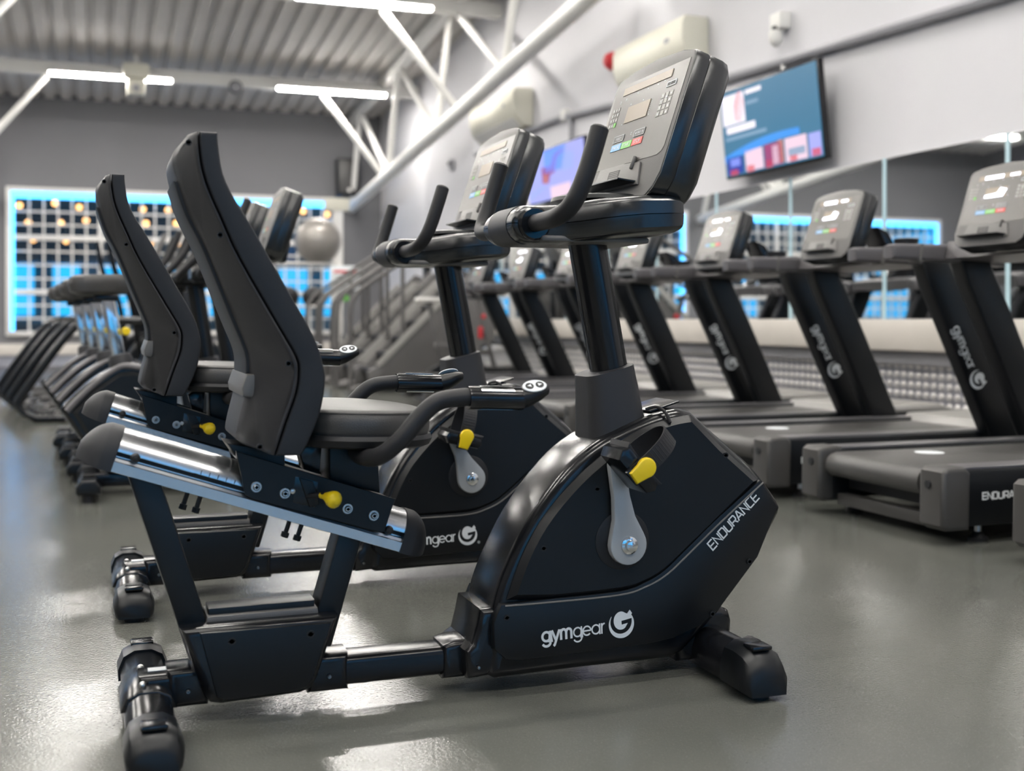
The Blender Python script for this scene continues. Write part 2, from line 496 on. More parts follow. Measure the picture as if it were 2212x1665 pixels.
grid_window('window_4', W4, YF-.02, 1, 2, (2.06,), False)
grid_window('window_5', W5, XW+.04, -1, 2, (2.06,), False).rotation_euler = (0, 0, -PI/2)

# what stands outside the gridded windows: a covered terrace with hanging bulbs
t = empty('terrace_roof', (0, 0, 0))
tag(t, 'dark covered terrace outside the gridded window', 'terrace')
MB().box((-1.5, 23.2, 3.0), (17, 5.0, .15)).build('canopy', 'dark_outside', t)
MB().box((-1.5, 25.6, 2.45), (17, .12, 1.1)).build('fascia', 'dark_outside', t)
MB().box((-1.5, 25.6, .38), (17, .3, .9)).build('parapet', 'dark_outside', t)
MB().box((-1.5, 23.2, -.05), (17, 5.0, .1)).build('terrace_slab', 'dark_outside', t)
for k in range(15):
    MB().box((-7.5 + k*.93, 25.55, 1.5), (.22 + .12*(k % 3), .14, 1.6)).build('post', 'dark_outside', t)
bulb = MB().ball((0, 0, 0), .05, 12, 8).mesh('glass_bulb', 'bulb_warm')
cap_m = MB().cyl((0, 0, .045), (0, 0, .12), .022, 10).mesh('bulb_cap', 'dark_outside')
wire_m = MB().cyl((0, 0, .11), (0, 0, 1.2), .004, 6).mesh('cord', 'dark_outside')
for k in range(34):
    r = k % 3; x = -1.15 + (k//3)*.47 + .1*r
    bx = x + random.uniform(-.06, .06); bz = (2.68, 2.42, 2.14)[r] + random.uniform(-.04, .04)
    o = empty('hanging_bulb', (bx, 20.9 + .35*r, bz))
    tag(o, 'small warm hanging bulb glowing behind the gridded window', 'lamp', 'warm bulbs outside the gridded window')
    link('glass_bulb', bulb, o); link('bulb_cap', cap_m, o)
    w = link('cord', wire_m, o); w.scale = (1, 1, max(.1, (2.93-bz)/1.2))

# ledges, checker plate
def dado_right():
    y0, y1 = -1.9, YB-.13
    L = tag(MB().box((XW-.07, (y0+y1)/2, .655), (.14, y1-y0, .19), .008).build('wall_ledge', 'ledge_wood'), 'pale boxed ledge running below the mirrors', 'ledge')
    P = empty('checker_plate', (0, 0, 0)); tag(P, 'studded metal kick plate under the ledge beside the treadmills', 'kick plate')
    MB().box((XW-.02, (y0+y1)/2, .29), (.03, y1-y0, .53)).build('backing_plate', 'plate_metal', P)
    MB().box((XW-.06, (y0+y1)/2, .515), (.05, y1-y0, .08), .004).build('edge_strip', 'conduit_grey', P)
    b = MB(); bm = b.bm
    yy = 3.0
    while yy < 17:
        for r in range(8):
            z = .06 + r*.058; c = Vector((XW-.035, yy + (.0 if r % 2 else .0), z))
            top = bm.verts.new(c + Vector((-.012, 0, 0)))
            ring = [bm.verts.new(c + Vector((0, .027*math.cos(a*PI/4), .023*math.sin(a*PI/4)))) for a in range(8)]
            mid = [bm.verts.new(c + Vector((-.009, .018*math.cos(a*PI/4), .015*math.sin(a*PI/4)))) for a in range(8)]
            for k in range(8):
                j = (k+1) % 8
                bm.faces.new((ring[k], ring[j], mid[j], mid[k])); bm.faces.new((mid[k], mid[j], top))
        yy += .068
    bmesh.ops.recalc_face_normals(bm, faces=bm.faces[:])
    d = b.build('studs', 'plate_dots', P); d['kind'] = 'stuff'
dado_right()
tag(MB().box(((XL+XW)/2, YB-.05, .27), (XW-XL, .10, .18), .008).build('window_ledge', 'ledge_wood'), 'pale boxed ledge running below the gridded window', 'ledge')
struct(MB().box(((XL+XW)/2, YB-.012, .09), (XW-XL, .024, .18)).build('baseboard_back', 'plate_metal'))

# mirrors
mir = empty('wall_mirror', (0, 0, 0)); tag(mir, 'long band of tall mirror panels above the pale ledge', 'mirror')
edges = [1.9 + k*1.06 for k in range(14)]
for a, b_ in zip(edges, edges[1:]):
    MB().box((XW-.006, (a+b_)/2, 1.265), (.010, b_-a-.012, 1.02)).build('mirror_panel', 'mirror', mir)
for a in edges:
    MB().box((XW-.008, a, 1.265), (.014, .030, 1.02)).build('joint_strip', 'mirror_edge', mir)

# roof deck: trapezoidal ribs running down the slope
def deck():
    b = MB(); bm = b.bm; pitch = .25; prof = []
    x = XL
    while x < XW+.2:
        prof += [(x, 0), (x+.13, 0), (x+.155, .055), (x+.225, .055)]
        x += pitch
    lo = [bm.verts.new((px, YF-.2, roof(YF-.2)+pz)) for px, pz in prof]
    hi = [bm.verts.new((px, YB+.2, roof(YB+.2)+pz)) for px, pz in prof]
    for i in range(len(prof)-1): bm.faces.new((lo[i], lo[i+1], hi[i+1], hi[i]))
    lo2 = [bm.verts.new((px, YF-.2, roof(YF-.2)+.14)) for px in (XL, x)]
    hi2 = [bm.verts.new((px, YB+.2, roof(YB+.2)+.14)) for px in (XL, x)]
    bm.faces.new((lo2[0], lo2[1], hi2[1], hi2[0]))
    struct(b.build('ceiling', 'deck_paint', None, 20), 'ribbed metal roof deck')
deck()

# beams with batten lights
LABX = {17.5: 'far beam above the gridded window', 13.6: 'middle beam at the top of the picture'}
def batten(x, y, z, label, group=None):
    o = empty('batten_light', (x, y, z)); tag(o, label, 'light', group)
    MB().box((0, 0, .04), (1.70, .18, .07), .008).build('housing', 'white_paint', o)
    MB().prism([(-.82, .010), (.82, .010), (.82, -.008), (.79, -.022), (-.79, -.022), (-.82, -.008)], -.06, .06, .006).build('diffuser', 'lamp_diffuser', o)
    for e in (-.832, .832): MB().box((e, 0, .01), (.02, .13, .09), .004).build('end_cap', 'white_paint', o)
for i, y in enumerate((17.5, 13.6, 9.7, 5.8, 1.9, -2.0)):
    zb = roof(y) - .22
    bo = MB().box(((XL+XW)/2, y, zb), (XW-XL, .14, .18), .006).build('roof_beam', 'white_paint')
    tag(bo, ('white roof beam nearest the gridded window', 'second white roof beam out from the gridded window',
             'third white roof beam out from the gridded window', 'fourth white roof beam out from the gridded window',
             'fifth white roof beam out from the gridded window', 'white roof beam behind the camera')[i], 'beam', 'white roof beams')
    for j, x in enumerate((-6.1, -2.93, .22, 3.37 if i == 0 else 3.0)):
        lab = 'bright batten light on the %s roof beam, %s' % (('far', 'second', 'third', 'fourth', 'fifth', 'rearmost')[i],
              ('far left over the left wall', 'second from the left', 'third from the left', 'rightmost near the white truss')[j])
        batten(x, y-.11, zb-.08, lab, 'batten lights under the roof deck')

# lattice trusses running down the slope beside the right wall
def truss(x, label):
    o = empty('roof_truss', (x, 0, 0)); tag(o, label, 'truss', 'white lattice roof trusses')
    def zc(y): return 2.70 + .094*(19.9 - y)
    def zt(y): return roof(y) - .10
    MB().tube([(0, 19.95, zc(19.95)), (0, -4, zc(-4))], .095, 16).build('bottom_chord', 'white_paint', o)
    MB().bar((0, 19.95, zt(19.95)-.02), (0, -4, zt(-4)-.02), .14, .14, .005, (1, 0, 0)).build('top_chord', 'white_paint', o)
    for k in range(7):
        b_ = 19.85 - 2.65*k; t_ = b_ - .65
        MB().tube([(0, b_, zc(b_)), (0, t_, zt(t_))], .045, 10).build('web_strut', 'white_paint', o)
        MB().tube([(0, t_, zt(t_)), (0, b_-2.65, zc(b_-2.65))], .045, 10).build('web_strut', 'white_paint', o)
    for yb in (17.5, 13.6, 9.7, 5.8):
        for s in (-1, 1):
            if x > 3 and s > 0: continue
            MB().tube([(s*.02, yb, zc(yb)+.05), (s*.95, yb, roof(yb)-.34)], .045, 10).build('knee_brace', 'white_paint', o)
    return o
truss(4.2, 'white tube lattice truss sloping along the right wall')
truss(-1.6, 'white tube lattice truss left of the picture, one brace showing')

# projector-like box hanging under the far beam
o = empty('ceiling_heater', (.55, 17.3, 4.05)); tag(o, 'pale unit hanging on a bracket from the far roof beam', 'ceiling unit')
MB().box((0, 0, 0), (.24, .2, .22), .02).build('housing', 'cream_plastic', o)
MB().box((0, -.02, .22), (.36, .28, .2), .03).build('upper_cover', 'cream_plastic', o)
MB().cyl((0, 0, .3), (0, 0, .50), .03).build('bracket', 'white_paint', o)
MB().cyl((0, -.1, -.03), (0, -.14, -.03), .05).build('sensor_lens', 'conduit_grey', o)
o = empty('smoke_detector', (1.95, 17.38, 4.17)); tag(o, 'small dark detector stuck on the far roof beam between two lights', 'detector')
MB().lathe((0, 0, 0), (0, -1, 0), [(-.02, .08), (.02, .08), (.05, .05), (.07, .03)]).build('dome', 'conduit_grey', o)
MB().lathe((0, 0, 0), (0, -1, 0), [(-.045, .1), (-.02, .1)]).build('mounting_plate', 'matte_black', o)

# ------------------------------------------------------------------ wall fittings
def tv(name, ya, yb_, z0, z1, label, screen):
    o = empty(name, (XW-.16, (ya+yb_)/2, (z0+z1)/2)); tag(o, label, 'television')
    w, h = yb_-ya, z1-z0
    o.rotation_euler = (0, math.radians(-6), 0)
    MB().box((.02, 0, 0), (.05, w, h), .008).build('bezel', 'tv_black', o)
    MB().box((.08, 0, 0), (.10, .25, .25), .01).build('wall_bracket', 'matte_black', o)
    sc = MB().box((-.007, 0, 0), (.004, w-.03, h-.04)).build('screen', screen[0], o)
    for n, m, pts in screen[1]:      # pts in 0..1 across (left to right as seen) and up
        P = [(-.0095, (.5-u)*(w-.03), (v-.5)*(h-.04)) for u, v in pts]
        MB().poly(P, (-.0008, 0, 0)).build(n, m, sc)
def rect(u0, v0, u1, v1): return [(u0, v0), (u1, v0), (u1, v1), (u0, v1)]
arc_band = [(u/20, .24+.20*math.sin(min(1, u/20*1.3)*PI/2)*(1-.45*u/20)) for u in range(0, 17)] + [(u/20, .16+.16*math.sin(min(1, u/20*1.3)*PI/2)*(1-.2*u/20)) for u in range(16, -1, -1)]
tv('television', 6.60, 7.90, 1.83, 2.51, 'wall television showing a dark teal menu with red tiles', ('tv_teal', [
    ('menu_arc', 'tv_blue', arc_band), ('feature_card', 'tv_white', rect(.02, .60, .27, .95)),
    ('red_figure', 'tv_red', [(.15, .64), (.22, .62), (.26, .70), (.27, .84), (.23, .97), (.19, .93), (.15, .82)]),
    ('title_line', 'tv_white', rect(.29, .90, .46, .95)), ('sub_line', 'tv_grey', rect(.29, .78, .42, .82)),
    ('button_bar', 'tv_white', rect(.05, .50, .37, .58)), ('caption_line', 'tv_grey', rect(.03, .42, .48, .46)),
    ('tile', 'tv_navy', rect(.02, .02, .20, .22)), ('tile', 'tv_pale', rect(.06, .11, .17, .20)), ('tile', 'tv_pink', rect(.23, .02, .42, .26)),
    ('tile', 'tv_wine', rect(.44, .02, .62, .27)), ('tile', 'tv_pink', rect(.52, .03, .58, .24)), ('tile', 'tv_skin', rect(.58, .03, .63, .28)),
    ('tile', 'tv_pink', rect(.65, .02, .86, .28)), ('tile', 'tv_grey', rect(.68, .08, .84, .16)), ('tile', 'tv_lilac', rect(.88, .02, .99, .27)),
    ('tag_mark', 'tv_red', rect(.05, .01, .14, .07)), ('tag_mark', 'tv_red', rect(.24, .01, .32, .08)),
    ('tag_mark', 'tv_red', rect(.44, .01, .51, .09)), ('tag_mark', 'tv_red', rect(.69, .02, .76, .08)), ('tag_mark', 'tv_red', rect(.90, .02, .98, .10))]))
tv('television', 10.55, 12.2, 2.02, 2.585, 'wall television showing a blue and lilac picture behind the handlebar', ('tv_lilac', [
    ('sky_patch', 'tv_azure', [(.32, .55), (.62, .55), (.72, 1), (.34, 1)]), ('pale_curve', 'tv_pale', [(.0, .08), (.3, .24), (.3, .32), (.0, .18)]),
    ('figure', 'tv_wine', [(.27, .36), (.38, .33), (.42, .5), (.5, .52), (.56, .8), (.68, .88), (.66, .94), (.52, .88), (.44, .66), (.28, .68)]),
    ('figure', 'tv_skin', [(.30, .34), (.36, .34), (.37, .52), (.30, .54)]), ('lower_patch', 'tv_pink', rect(.4, .0, .75, .25)),
    ('face_patch', 'tv_pale', [(.62, .5), (.8, .5), (.84, .8), (.7, .86)])]))

def ac_unit(ya, yb_, z0, z1, label):
    o = empty('air_conditioner', (XW-.001, (ya+yb_)/2, z0)); tag(o, label, 'air conditioner', 'wall air conditioners')
    h = z1-z0; w = yb_-ya
    prof = [(0, 0), (-.10, 0), (-.22, .10*h/.38), (-.25, .2*h/.38), (-.25, h-.06), (-.22, h), (0, h)]
    MB().prism(prof, -w/2, w/2, .015).build('casing', 'cream_plastic', o)
    MB().box((-.13, 0, h+.004), (.14, w*.8, .01)).build('top_grille', 'white_paint', o)
    MB().bar((-.12, 0, .015), (-.215, 0, .10), w*.86, .012, 0, (0, 1, 0)).build('air_flap', 'white_paint', o)
    MB().box((-.252, -w*.3, h*.62), (.006, .08, .04)).build('badge', 'conduit_grey', o)
ac_unit(8.40, 9.75, 2.82, 3.24, 'cream air conditioner on the wall behind the nearest bike console')
ac_unit(12.45, 14.1, 2.98, 3.42, 'cream air conditioner on the wall above the second bike console')

o = empty('fire_sounder', (XW, 10.25, 3.26)); tag(o, 'small red fire alarm sounder on the pale wall', 'alarm')
MB().cyl((0, 0, 0), (-.05, 0, 0), .09, 20, .006).build('base', 'alarm_red', o)
MB().lathe((-.05, 0, 0), (-1, 0, 0), [(0, .075), (.03, .07), (.05, .045), (.055, .02)]).build('horn', 'alarm_red', o)
o = empty('wall_camera', (XW, 7.27, 2.86)); tag(o, 'small white wall camera above the teal television', 'camera')
MB().box((-.05, 0, .06), (.10, .14, .12), .01).build('mount_box', 'white_paint', o)
MB().lathe((-.09, 0, -.08), (0, 0, -1), [(-.08, .02), (-.06, .05), (0, .05), (.03, .035), (.05, .01)]).build('dome', 'white_paint', o)
MB().cyl((-.09, 0, -.015), (-.09, 0, .02), .03).build('lens_ring', 'matte_black', o)
o = empty('wall_sensor', (XW, 15.6, 2.92)); tag(o, 'small grey sensor on the wall beside the sloping truss', 'sensor')
MB().box((-.03, 0, 0), (.06, .09, .16), .012).build('body', 'conduit_grey', o)
MB().ball((-.065, 0, .02), .03, 10, 8).build('lens', 'matte_black', o)
o = empty('cable_conduit', (0, 0, 0)); tag(o, 'grey cable conduit running along the pale wall above the televisions', 'conduit')
cp = [(XW-.036, 4.0, 2.50), (XW-.037, 5.2, 2.545), (XW-.037, 8.2, 2.67), (XW-.037, 9.8, 2.76), (XW-.037, 10.3, 2.84), (XW-.037, 11.3, 2.90), (XW-.037, 11.5, 2.92), (XW-.037, 12.4, 2.93), (XW-.037, 14.5, 2.93)]
MB().tube(cp, .035, 8).build('trunking', 'conduit_grey', o)
MB().tube([(XW-.037, 11.4, 2.92), (XW-.037, 11.25, 2.84), (XW-.037, 11.25, 2.62)], .025, 8).build('drop_pipe', 'conduit_grey', o)
MB().tube([(XW-.037, 7.25, 2.63), (XW-.037, 7.25, 2.45)], .02, 8).build('drop_pipe', 'white_paint', o)
MB().box((XW-.04, 11.4, 2.93), (.07, .12, .12), .01).build('junction_box', 'white_paint', o)

o = empty('loudspeaker', (4.12, YB, 3.2)); tag(o, 'dark loudspeaker hung on the grey wall by the truss', 'speaker')
MB().poly([(-.2, -.30, -.33), (.2, -.30, -.33), (.2, -.06, -.33), (-.2, -.06, -.33)], (0, 0, .66), .02, 2, None, True).build('cabinet', 'matte_black', o)
MB().box((0, -.305, .02), (.34, .012, .56), .004).build('grille', 'vinyl', o)
MB().cyl((0, -.31, -.22), (0, -.325, -.22), .035, 14).build('badge', 'frame_white', o)
MB().box((0, -.03, 0), (.12, .06, .2), .005).build('wall_bracket', 'matte_black', o)

# ------------------------------------------------------------------ gym machine pieces
CA = Vector((0, -1, 0)); CB = Vector((.32, 0, .947)).normalized(); CN = CA.cross(CB)
def console(parent, x, z, lit, name='console'):
    """reader console: face looks back and up; a across, b up the face, n outwards"""
    M = frame((x, 0, z), CA, CB, CN)
    cs = {}
    face = [(-.15, 0), (.15, 0), (.175, .018), (.19, .05), (.19, .30), (.178, .318), (.12, .330), (0, .338), (-.12, .330), (-.178, .318), (-.19, .30), (-.19, .05), (-.175, .018)]
    body = link(name, MB().poly([(a, b, -.034) for a, b in face], (0, 0, .032), .002, 2).mesh('console_body', 'pod_black'), parent)
    body.matrix_local = M
    MB().poly([(a*.985, .003+b*.985, -.004) for a, b in face], (0, 0, .004), .0015, 2).build('face_plate', 'console_grey', body)
    def ins(f, n): return [(a*f, .168+(b-.168)*f, n) for a, b in face]
    MB().loft([ins(.992, -.034), ins(.998, -.0352), ins(1.0, -.0365), ins(1.0, -.066), ins(.985, -.080), ins(.93, -.092), ins(.80, -.098)]).build('back_shell', 'pod_black', body)
    MB().poly([(-.06, .02, -.125), (.06, .02, -.125), (.06, .12, -.115), (-.06, .12, -.115)], (0, 0, .05), .01, 2, None, True).build('neck_mount', 'gloss_black', body)
    def A(s): return -.1725 + .345*s
    def B(t): return .30 - .21*t
    def rq(s0, t0, s1, t1): return [(A(s0), B(t1)), (A(s1), B(t1)), (A(s1), B(t0)), (A(s0), B(t0))]
    def patch(n, m, pts, z0=.0, th=.0012, par=None):
        return MB().poly([(a, b, z0) for a, b in pts], (0, 0, th)).build(n, m, par or body)
    patch('overlay', 'overlay_grey', [(A(0), B(1)), (A(.93), B(1)), (A(.98), B(.97)), (A(1), B(.92)), (A(1), B(0)), (A(0), B(0))], .0, .001)
    patch('display_strip', 'screen_tan', rq(.125, .05, .806, .138), .0011)
    patch('display_screen', 'screen_tan', rq(.28, .31, .60, .50), .0011)
    keys = MB(); marks = MB()
    for i in range(3):
        for j in range(4):
            s0 = .04+i*.038; t0 = .27+j*.06
            if not (i == 2 and j == 3):
                keys.poly([(a, b, .0011) for a, b in rq(s0, t0, s0+.028, t0+.045)], (0, 0, .0008))
            marks.poly([(a, b, .0019) for a, b in rq(s0+.01, t0+.015, s0+.018, t0+.03)], (0, 0, .0003))
            s0 = .75+i*.054; t0 = .31+j*.066
            keys.poly([(a, b, .0011) for a, b in rq(s0, t0, s0+.042, t0+.052)], (0, 0, .0008))
            if i != 1: marks.poly([(a, b, .0019) for a, b in rq(s0+.014, t0+.018, s0+.028, t0+.036)], (0, 0, .0003))
    marks.poly([(a, b, .0020) for a, b in rq(.812, .36, .838, .368)], (0, 0, .0003))
    marks.poly([(a, b, .0020) for a, b in rq(.8215, .342, .8285, .386)], (0, 0, .0003))
    for s, t in ((.2, .19), (.36, .17), (.50, .165), (.64, .165), (.73, .155), (.12, .20), (.12, .22), (.2, .205), (.30, .28), (.48, .285), (.25, .5), (.45, .64), (.45, .66), (.63, .49)):
        marks.poly([(a, b, .0011) for a, b in rq(s-.008, t-.005, s+.008, t+.005)], (0, 0, .0003))
    for k in range(9): marks.poly([(a, b, .0011) for a, b in rq(.615, .31+k*.02, .622, .316+k*.02)], (0, 0, .0003))
    keys.build('keypad', 'hood_grey', body)['kind'] = 'stuff'
    marks.build('key_markings', 'print_white', body)['kind'] = 'stuff'
    patch('confirm_key', 'btn_green', rq(.116, .45, .146, .50), .0011)
    for n, m, s, t, txt in (('pause_button', 'btn_blue', .205, .735, 'PAUSE'), ('start_button', 'btn_green', .358, .735, 'START'), ('stop_button', 'btn_red', .511, .735, 'STOP')):
        p = patch(n, m, rq(s, t, s+.143, t+.075), .0011)
        put_text('lettering', p, frame((A(s+.0715), B(t+.055), .0024), (1, 0, 0), (0, 1, 0), (0, 0, 1)), txt, .0115, 'print_white', 0, 1.15, 'CENTER', .0002)
    for n, s, t, txt in (('reset_key', .205, .635, 'RESET'), ('fan_key', .505, .635, 'FAN')):
        p = patch(n, 'machine_grey', rq(s, t, s+.15, t+.075), .0011)
        fr = MB()
        for q in (rq(s, t, s+.15, t+.005), rq(s, t+.07, s+.15, t+.075), rq(s, t, s+.004, t+.075), rq(s+.146, t, s+.15, t+.075)):
            fr.poly([(a, b, .0022) for a, b in q], (0, 0, .0003))
        if n == 'fan_key':
            for q in ([(A(s+.02), B(t+.037)), (A(s+.034), B(t+.055)), (A(s+.034), B(t+.02))], [(A(s+.13), B(t+.037)), (A(s+.116), B(t+.02)), (A(s+.116), B(t+.055))]):
                fr.poly([(a, b, .0022) for a, b in q], (0, 0, .0003))
        fr.build('key_outline', 'print_white', p)
        put_text('lettering', p, frame((A(s+.075), B(t+.05), .0024), (1, 0, 0), (0, 1, 0), (0, 0, 1)), txt, .0085, 'print_white', 0, 1.1, 'CENTER', .0002)
    lb = patch('badge', 'print_white', rq(.78, .19, .90, .25), .0011)
    patch('badge_field', 'print_dark', rq(.79, .203, .828, .237), .0024, .0003, lb)
    patch('badge_field', 'print_dark', rq(.835, .203, .89, .237), .0024, .0003, lb)
    # reading tray with peg, information sticker
    MB().poly([(-.135, .030, 0), (.105, .030, 0), (.085, .082, 0), (.0, .088, 0), (-.12, .088, 0)], (0, 0, .005), .0015).build('tray_plate', 'console_grey', body)
    MB().poly([(-.14, .036, .0), (.095, .036, .0), (.082, .030, .040), (-.125, .030, .040)], (0, .004, 0), .001).build('reading_tray', 'satin_black', body)
    MB().tube([(.055, .07, .006), (.055, .096, .006)], .005, 10, rounded=True).build('tray_peg', 'console_grey', body)
    patch('sticker', 'print_dark', [(-.06, .050), (-.005, .050), (-.005, .075), (-.06, .075)], .0052, .0004)
    st = MB()
    for k in range(5): st.poly([(a, b, .0057) for a, b in ((-.055, .053+k*.0044), (-.01, .053+k*.0044), (-.01, .0545+k*.0044), (-.055, .0545+k*.0044))], (0, 0, .0002))
    st.build('sticker_lines', 'console_grey', body)
    if lit:
        patch('digit_row', 'display_lit', rq(.22, .06, .50, .13), .0024, .0004)
        patch('digit_row', 'display_lit', rq(.60, .07, .74, .12), .0024, .0004)
        if lit == 1:
            MB().cyl((A(.44), B(.40), .0024), (A(.44), B(.40), .003), .026, 20).build('graphic', 'display_lit', body)
        else:
            patch('graphic', 'display_lit', [(A(.28), B(.50)), (A(.56), B(.50)), (A(.60), B(.36)), (A(.5), B(.32)), (A(.46), B(.42)), (A(.28), B(.44))], .0024, .0004)
    return body

def bolt_y(c, r, m='steel_bolt', washer=True):
    """hex socket bolt facing -y"""
    x, y, z = c; b = MB()
    if washer: b.lathe((x, y, z), (0, -1, 0), [(0, r*1.0), (.002, r*1.0), (.003, r*.93)], 20)
    b.lathe((x, y-.003, z), (0, -1, 0), [(0, r*.62), (.004, r*.6), (.006, r*.45), (.006, r*.28), (.003, r*.26), (.003, .0002)], 16)
    return b

def swap(o, s=1): pass

def recumbent(root, shift, touch):
    """local frame: x to the front, -y to the camera, z up"""
    sx, sz = shift
    # ---- main housing
    outer = smooth2([(.040, .10), (.046, .18), (.072, .253), (.122, .345), (.202, .444), (.280, .502), (.385, .546), (.455, .562)], 4) + \
            [(.490, .556)] + smooth2([(.556, .500), (.646, .426), (.704, .355)], 3) + [(.711, .340), (.707, .325), (.646, .226), (.556, .120), (.470, .046), (.440, .036), (.224, .036), (.05, .033), (.030, .045)]
    MB().prism(outer, -.092, .092, .028, 5).build('housing', 'gloss_black', root)
    up = smooth2([(.070, .192), (.106, .283), (.157, .362), (.243, .446), (.350, .515), (.428, .541), (.483, .549)], 4) + [(.555, .480), (.648, .403)] + \
         smooth2([(.553, .327), (.486, .273), (.421, .222), (.370, .199), (.315, .188), (.171, .185)], 4)
    lowp = [(.056, .186)] + smooth2([(.171, .190), (.315, .193), (.372, .207), (.417, .229), (.478, .278), (.545, .332), (.645, .405)], 4) + [(.690, .345), (.640, .240), (.545, .135), (.500, .105), (.440, .085), (.380, .078), (.102, .072), (.066, .076), (.042, .100), (.040, .150)]
    for s in (-1, 1):
        p = MB().prism(up, s*.075, s*.108, .016, 1).build('side_panel', 'satin_black', root)
        q = MB().prism(lowp, s*.075, s*.106, .004, 2).build('lower_panel', 'satin_black', root)
        MB().tube([(x, s*.106, z) for x, z in smooth2([(.064, .183), (.171, .1825), (.315, .185), (.374, .1975), (.423, .220), (.486, .2695), (.553, .3235), (.652, .399)], 5)], .0022, 8).build('seam_highlight', 'console_grey', root)  # paler grey bead stands in for the thin highlight along the crease
        d = MB().lathe((.318, s*.106, .297), (0, s, 0), [(-.01, .060), (.003, .060), (.005, .056), (.004, .05), (.004, .0002)], 40).build('crank_cover', 'rubber', root)
    for x, z in ((.145, .292), (.262, .405), (.56, .462), (.618, .232), (.528, .128), (.067, .160)):
        MB().lathe((x, -.1075, z), (0, -1, 0), [(-.004, .006), (.001, .006), (.001, .0035), (-.003, .003)], 14).build('screw', 'rubber', root)
    # top cover plate and cable in front of the post
    MB().poly([(.405, -.060, .552), (.405, .060, .552), (.478, .055, .572), (.478, -.055, .572)], (0, 0, .005), .002, 2, None, True).build('top_cover', 'gloss_black', root)
    MB().tube(smooth_path([(.395, -.060, .560), (.412, -.075, .566), (.424, -.092, .556), (.430, -.104, .535)]), .0035, 8).build('cable', 'rubber', root)
    # skirt at the front of the housing under the crease
    MB().prism([(.02, .175), (.062, .175), (.062, .040), (-.004, .036), (-.012, .095), (.004, .105), (.013, .14)], -.085, .085, .02, 3).build('rear_skirt', 'gloss_black', root)
    # ---- lettering
    Y = -.1066
    put_stroke(root, side_frame(.142, Y, .1035, .045), 'gymgear', .0215, .137, 'print_white', .135, 'gym')
    put_emblem(root, side_frame(.3165, Y, .125, .02), .057)
    if touch:
        put_stroke(root, side_frame(.458, Y, .203, .715), 'ENDURANCE TOUCH', .0185, .232, 'print_white', .15)
        MB().lathe((.350, Y, .103), (0, -1, 0), [(0, .004), (.0006, .004), (.0006, .003), (.0003, .003)], 14).build('registered_mark', 'print_white', root)
    else:
        put_stroke(root, side_frame(.529, Y, .262, .745), 'ENDURANCE', .020, .155, 'print_white', .155)
    # ---- cranks and pedals
    for s in (-1, 1):
        cx, cz = .322, .291
        px, pz = (.297, .455) if not touch else (.268, .414)
        if s > 0: px, pz = 2*cx-px, 2*cz-pz
        y0 = s*.112
        d = Vector((px-cx, 0, pz-cz)); L = d.length; d.normalize(); n = Vector((-d.z, 0, d.x))
        prof = []
        for k in range(17):
            a = -PI*.5 - PI*.62 + 2*PI*.62*k/16
            prof.append((math.cos(a)*.041, math.sin(a)*.041))
        prof = [(u, v) for u, v in prof]
        prof += [(.024, .055), (.0185, L*.6), (.0175, L)] + [(.0175*math.cos(a*PI/6), L+.0175*math.sin(a*PI/6)) for a in range(1, 6)] + [(-.0175, L), (-.0185, L*.6), (-.024, .055)]
        P = [Vector((cx, y0, cz)) + n*(-u) + d*v for u, v in prof]
        ck = MB().poly(P, (0, s*.020, 0), .004, 2).build('crank_arm', 'crank_grey', root)
        MB().lathe((cx, y0+s*.020, cz), (0, s, 0), [(0, .018), (.004, .018), (.005, .016), (.006, .012), (.012, .010), (.014, .004), (.014, .0002)], 20).build('crank_bolt', 'chrome', ck)
        pd = empty('pedal'); pd.parent = root; pd.location = (px, s*.135, pz); pd.rotation_euler = (0, math.radians(50 if not touch else 14), 0)
        blk = [(-.045, -.018), (.045, -.016), (.055, .0), (.048, .014), (-.048, .016), (-.055, .0)]
        MB().prism(blk, s*.0, s*.095, .006, 2).build('pedal_body', 'gloss_black', pd)
        MB().prism([(-.050, .012), (.050, .012), (.055, .022), (.040, .020), (.0, .018), (-.04, .020), (-.055, .022)], s*.004, s*.090, .002).build('tread', 'rubber', pd)
        MB().cyl((0, -s*.02, 0), (0, s*.01, 0), .010, 14).build('axle', 'steel_bolt', pd)
        # strap: ribbon loop over the pedal
        loop = smooth_path([(.0, s*.094, -.016), (.0, s*.101, .03), (.0, s*.094, .075), (.0, s*.068, .104), (.0, s*.036, .100), (.0, s*.010, .062), (.0, s*.002, .01)], 6)
        sec = []
        for i, pnt in enumerate(loop):
            tng = (loop[min(i+1, len(loop)-1)] - loop[max(i-1, 0)]).normalized()
            wv = Vector((1, 0, 0)); wv = (wv - tng*wv.dot(tng)).normalized(); nv = tng.cross(wv)
            w = .019
            sec.append([pnt + wv*w + nv*.0016, pnt - wv*w + nv*.0016, pnt - wv*w - nv*.0016, pnt + wv*w - nv*.0016])
        st = MB().loft(sec).build('strap', 'rubber', pd)
        rb = MB()
        for i in range(3, 20):
            q = sec[i]; a = (q[0]+q[3])/2*.92+(q[1]+q[2])/2*.08; b = (q[0]+q[3])/2*.08+(q[1]+q[2])/2*.92
            rb.tube([a, b], .0021, 6)
        rb.build('strap_ridges', 'rubber', st)
        tear = [(.020*math.cos(a*PI/12), .012+.020*math.sin(a*PI/12)) for a in range(-2, 15)] + [(-.016, -.022), (.010, -.024)]
        MB().prism(tear, s*.101, s*.113, .004, 3).build('buckle', 'yellow', pd)
        MB().box((-.002, s*.099, -.018), (.036, .012, .016), .003).build('buckle_clip', 'gloss_black', pd)
    # ---- base: rear beam, box, stabilisers
    MB().prism([(-.625, .036), (.0, .036), (.0, .094), (-.625, .094)], -.038, .038, .016, 4).build('base_beam', 'gloss_black', root)
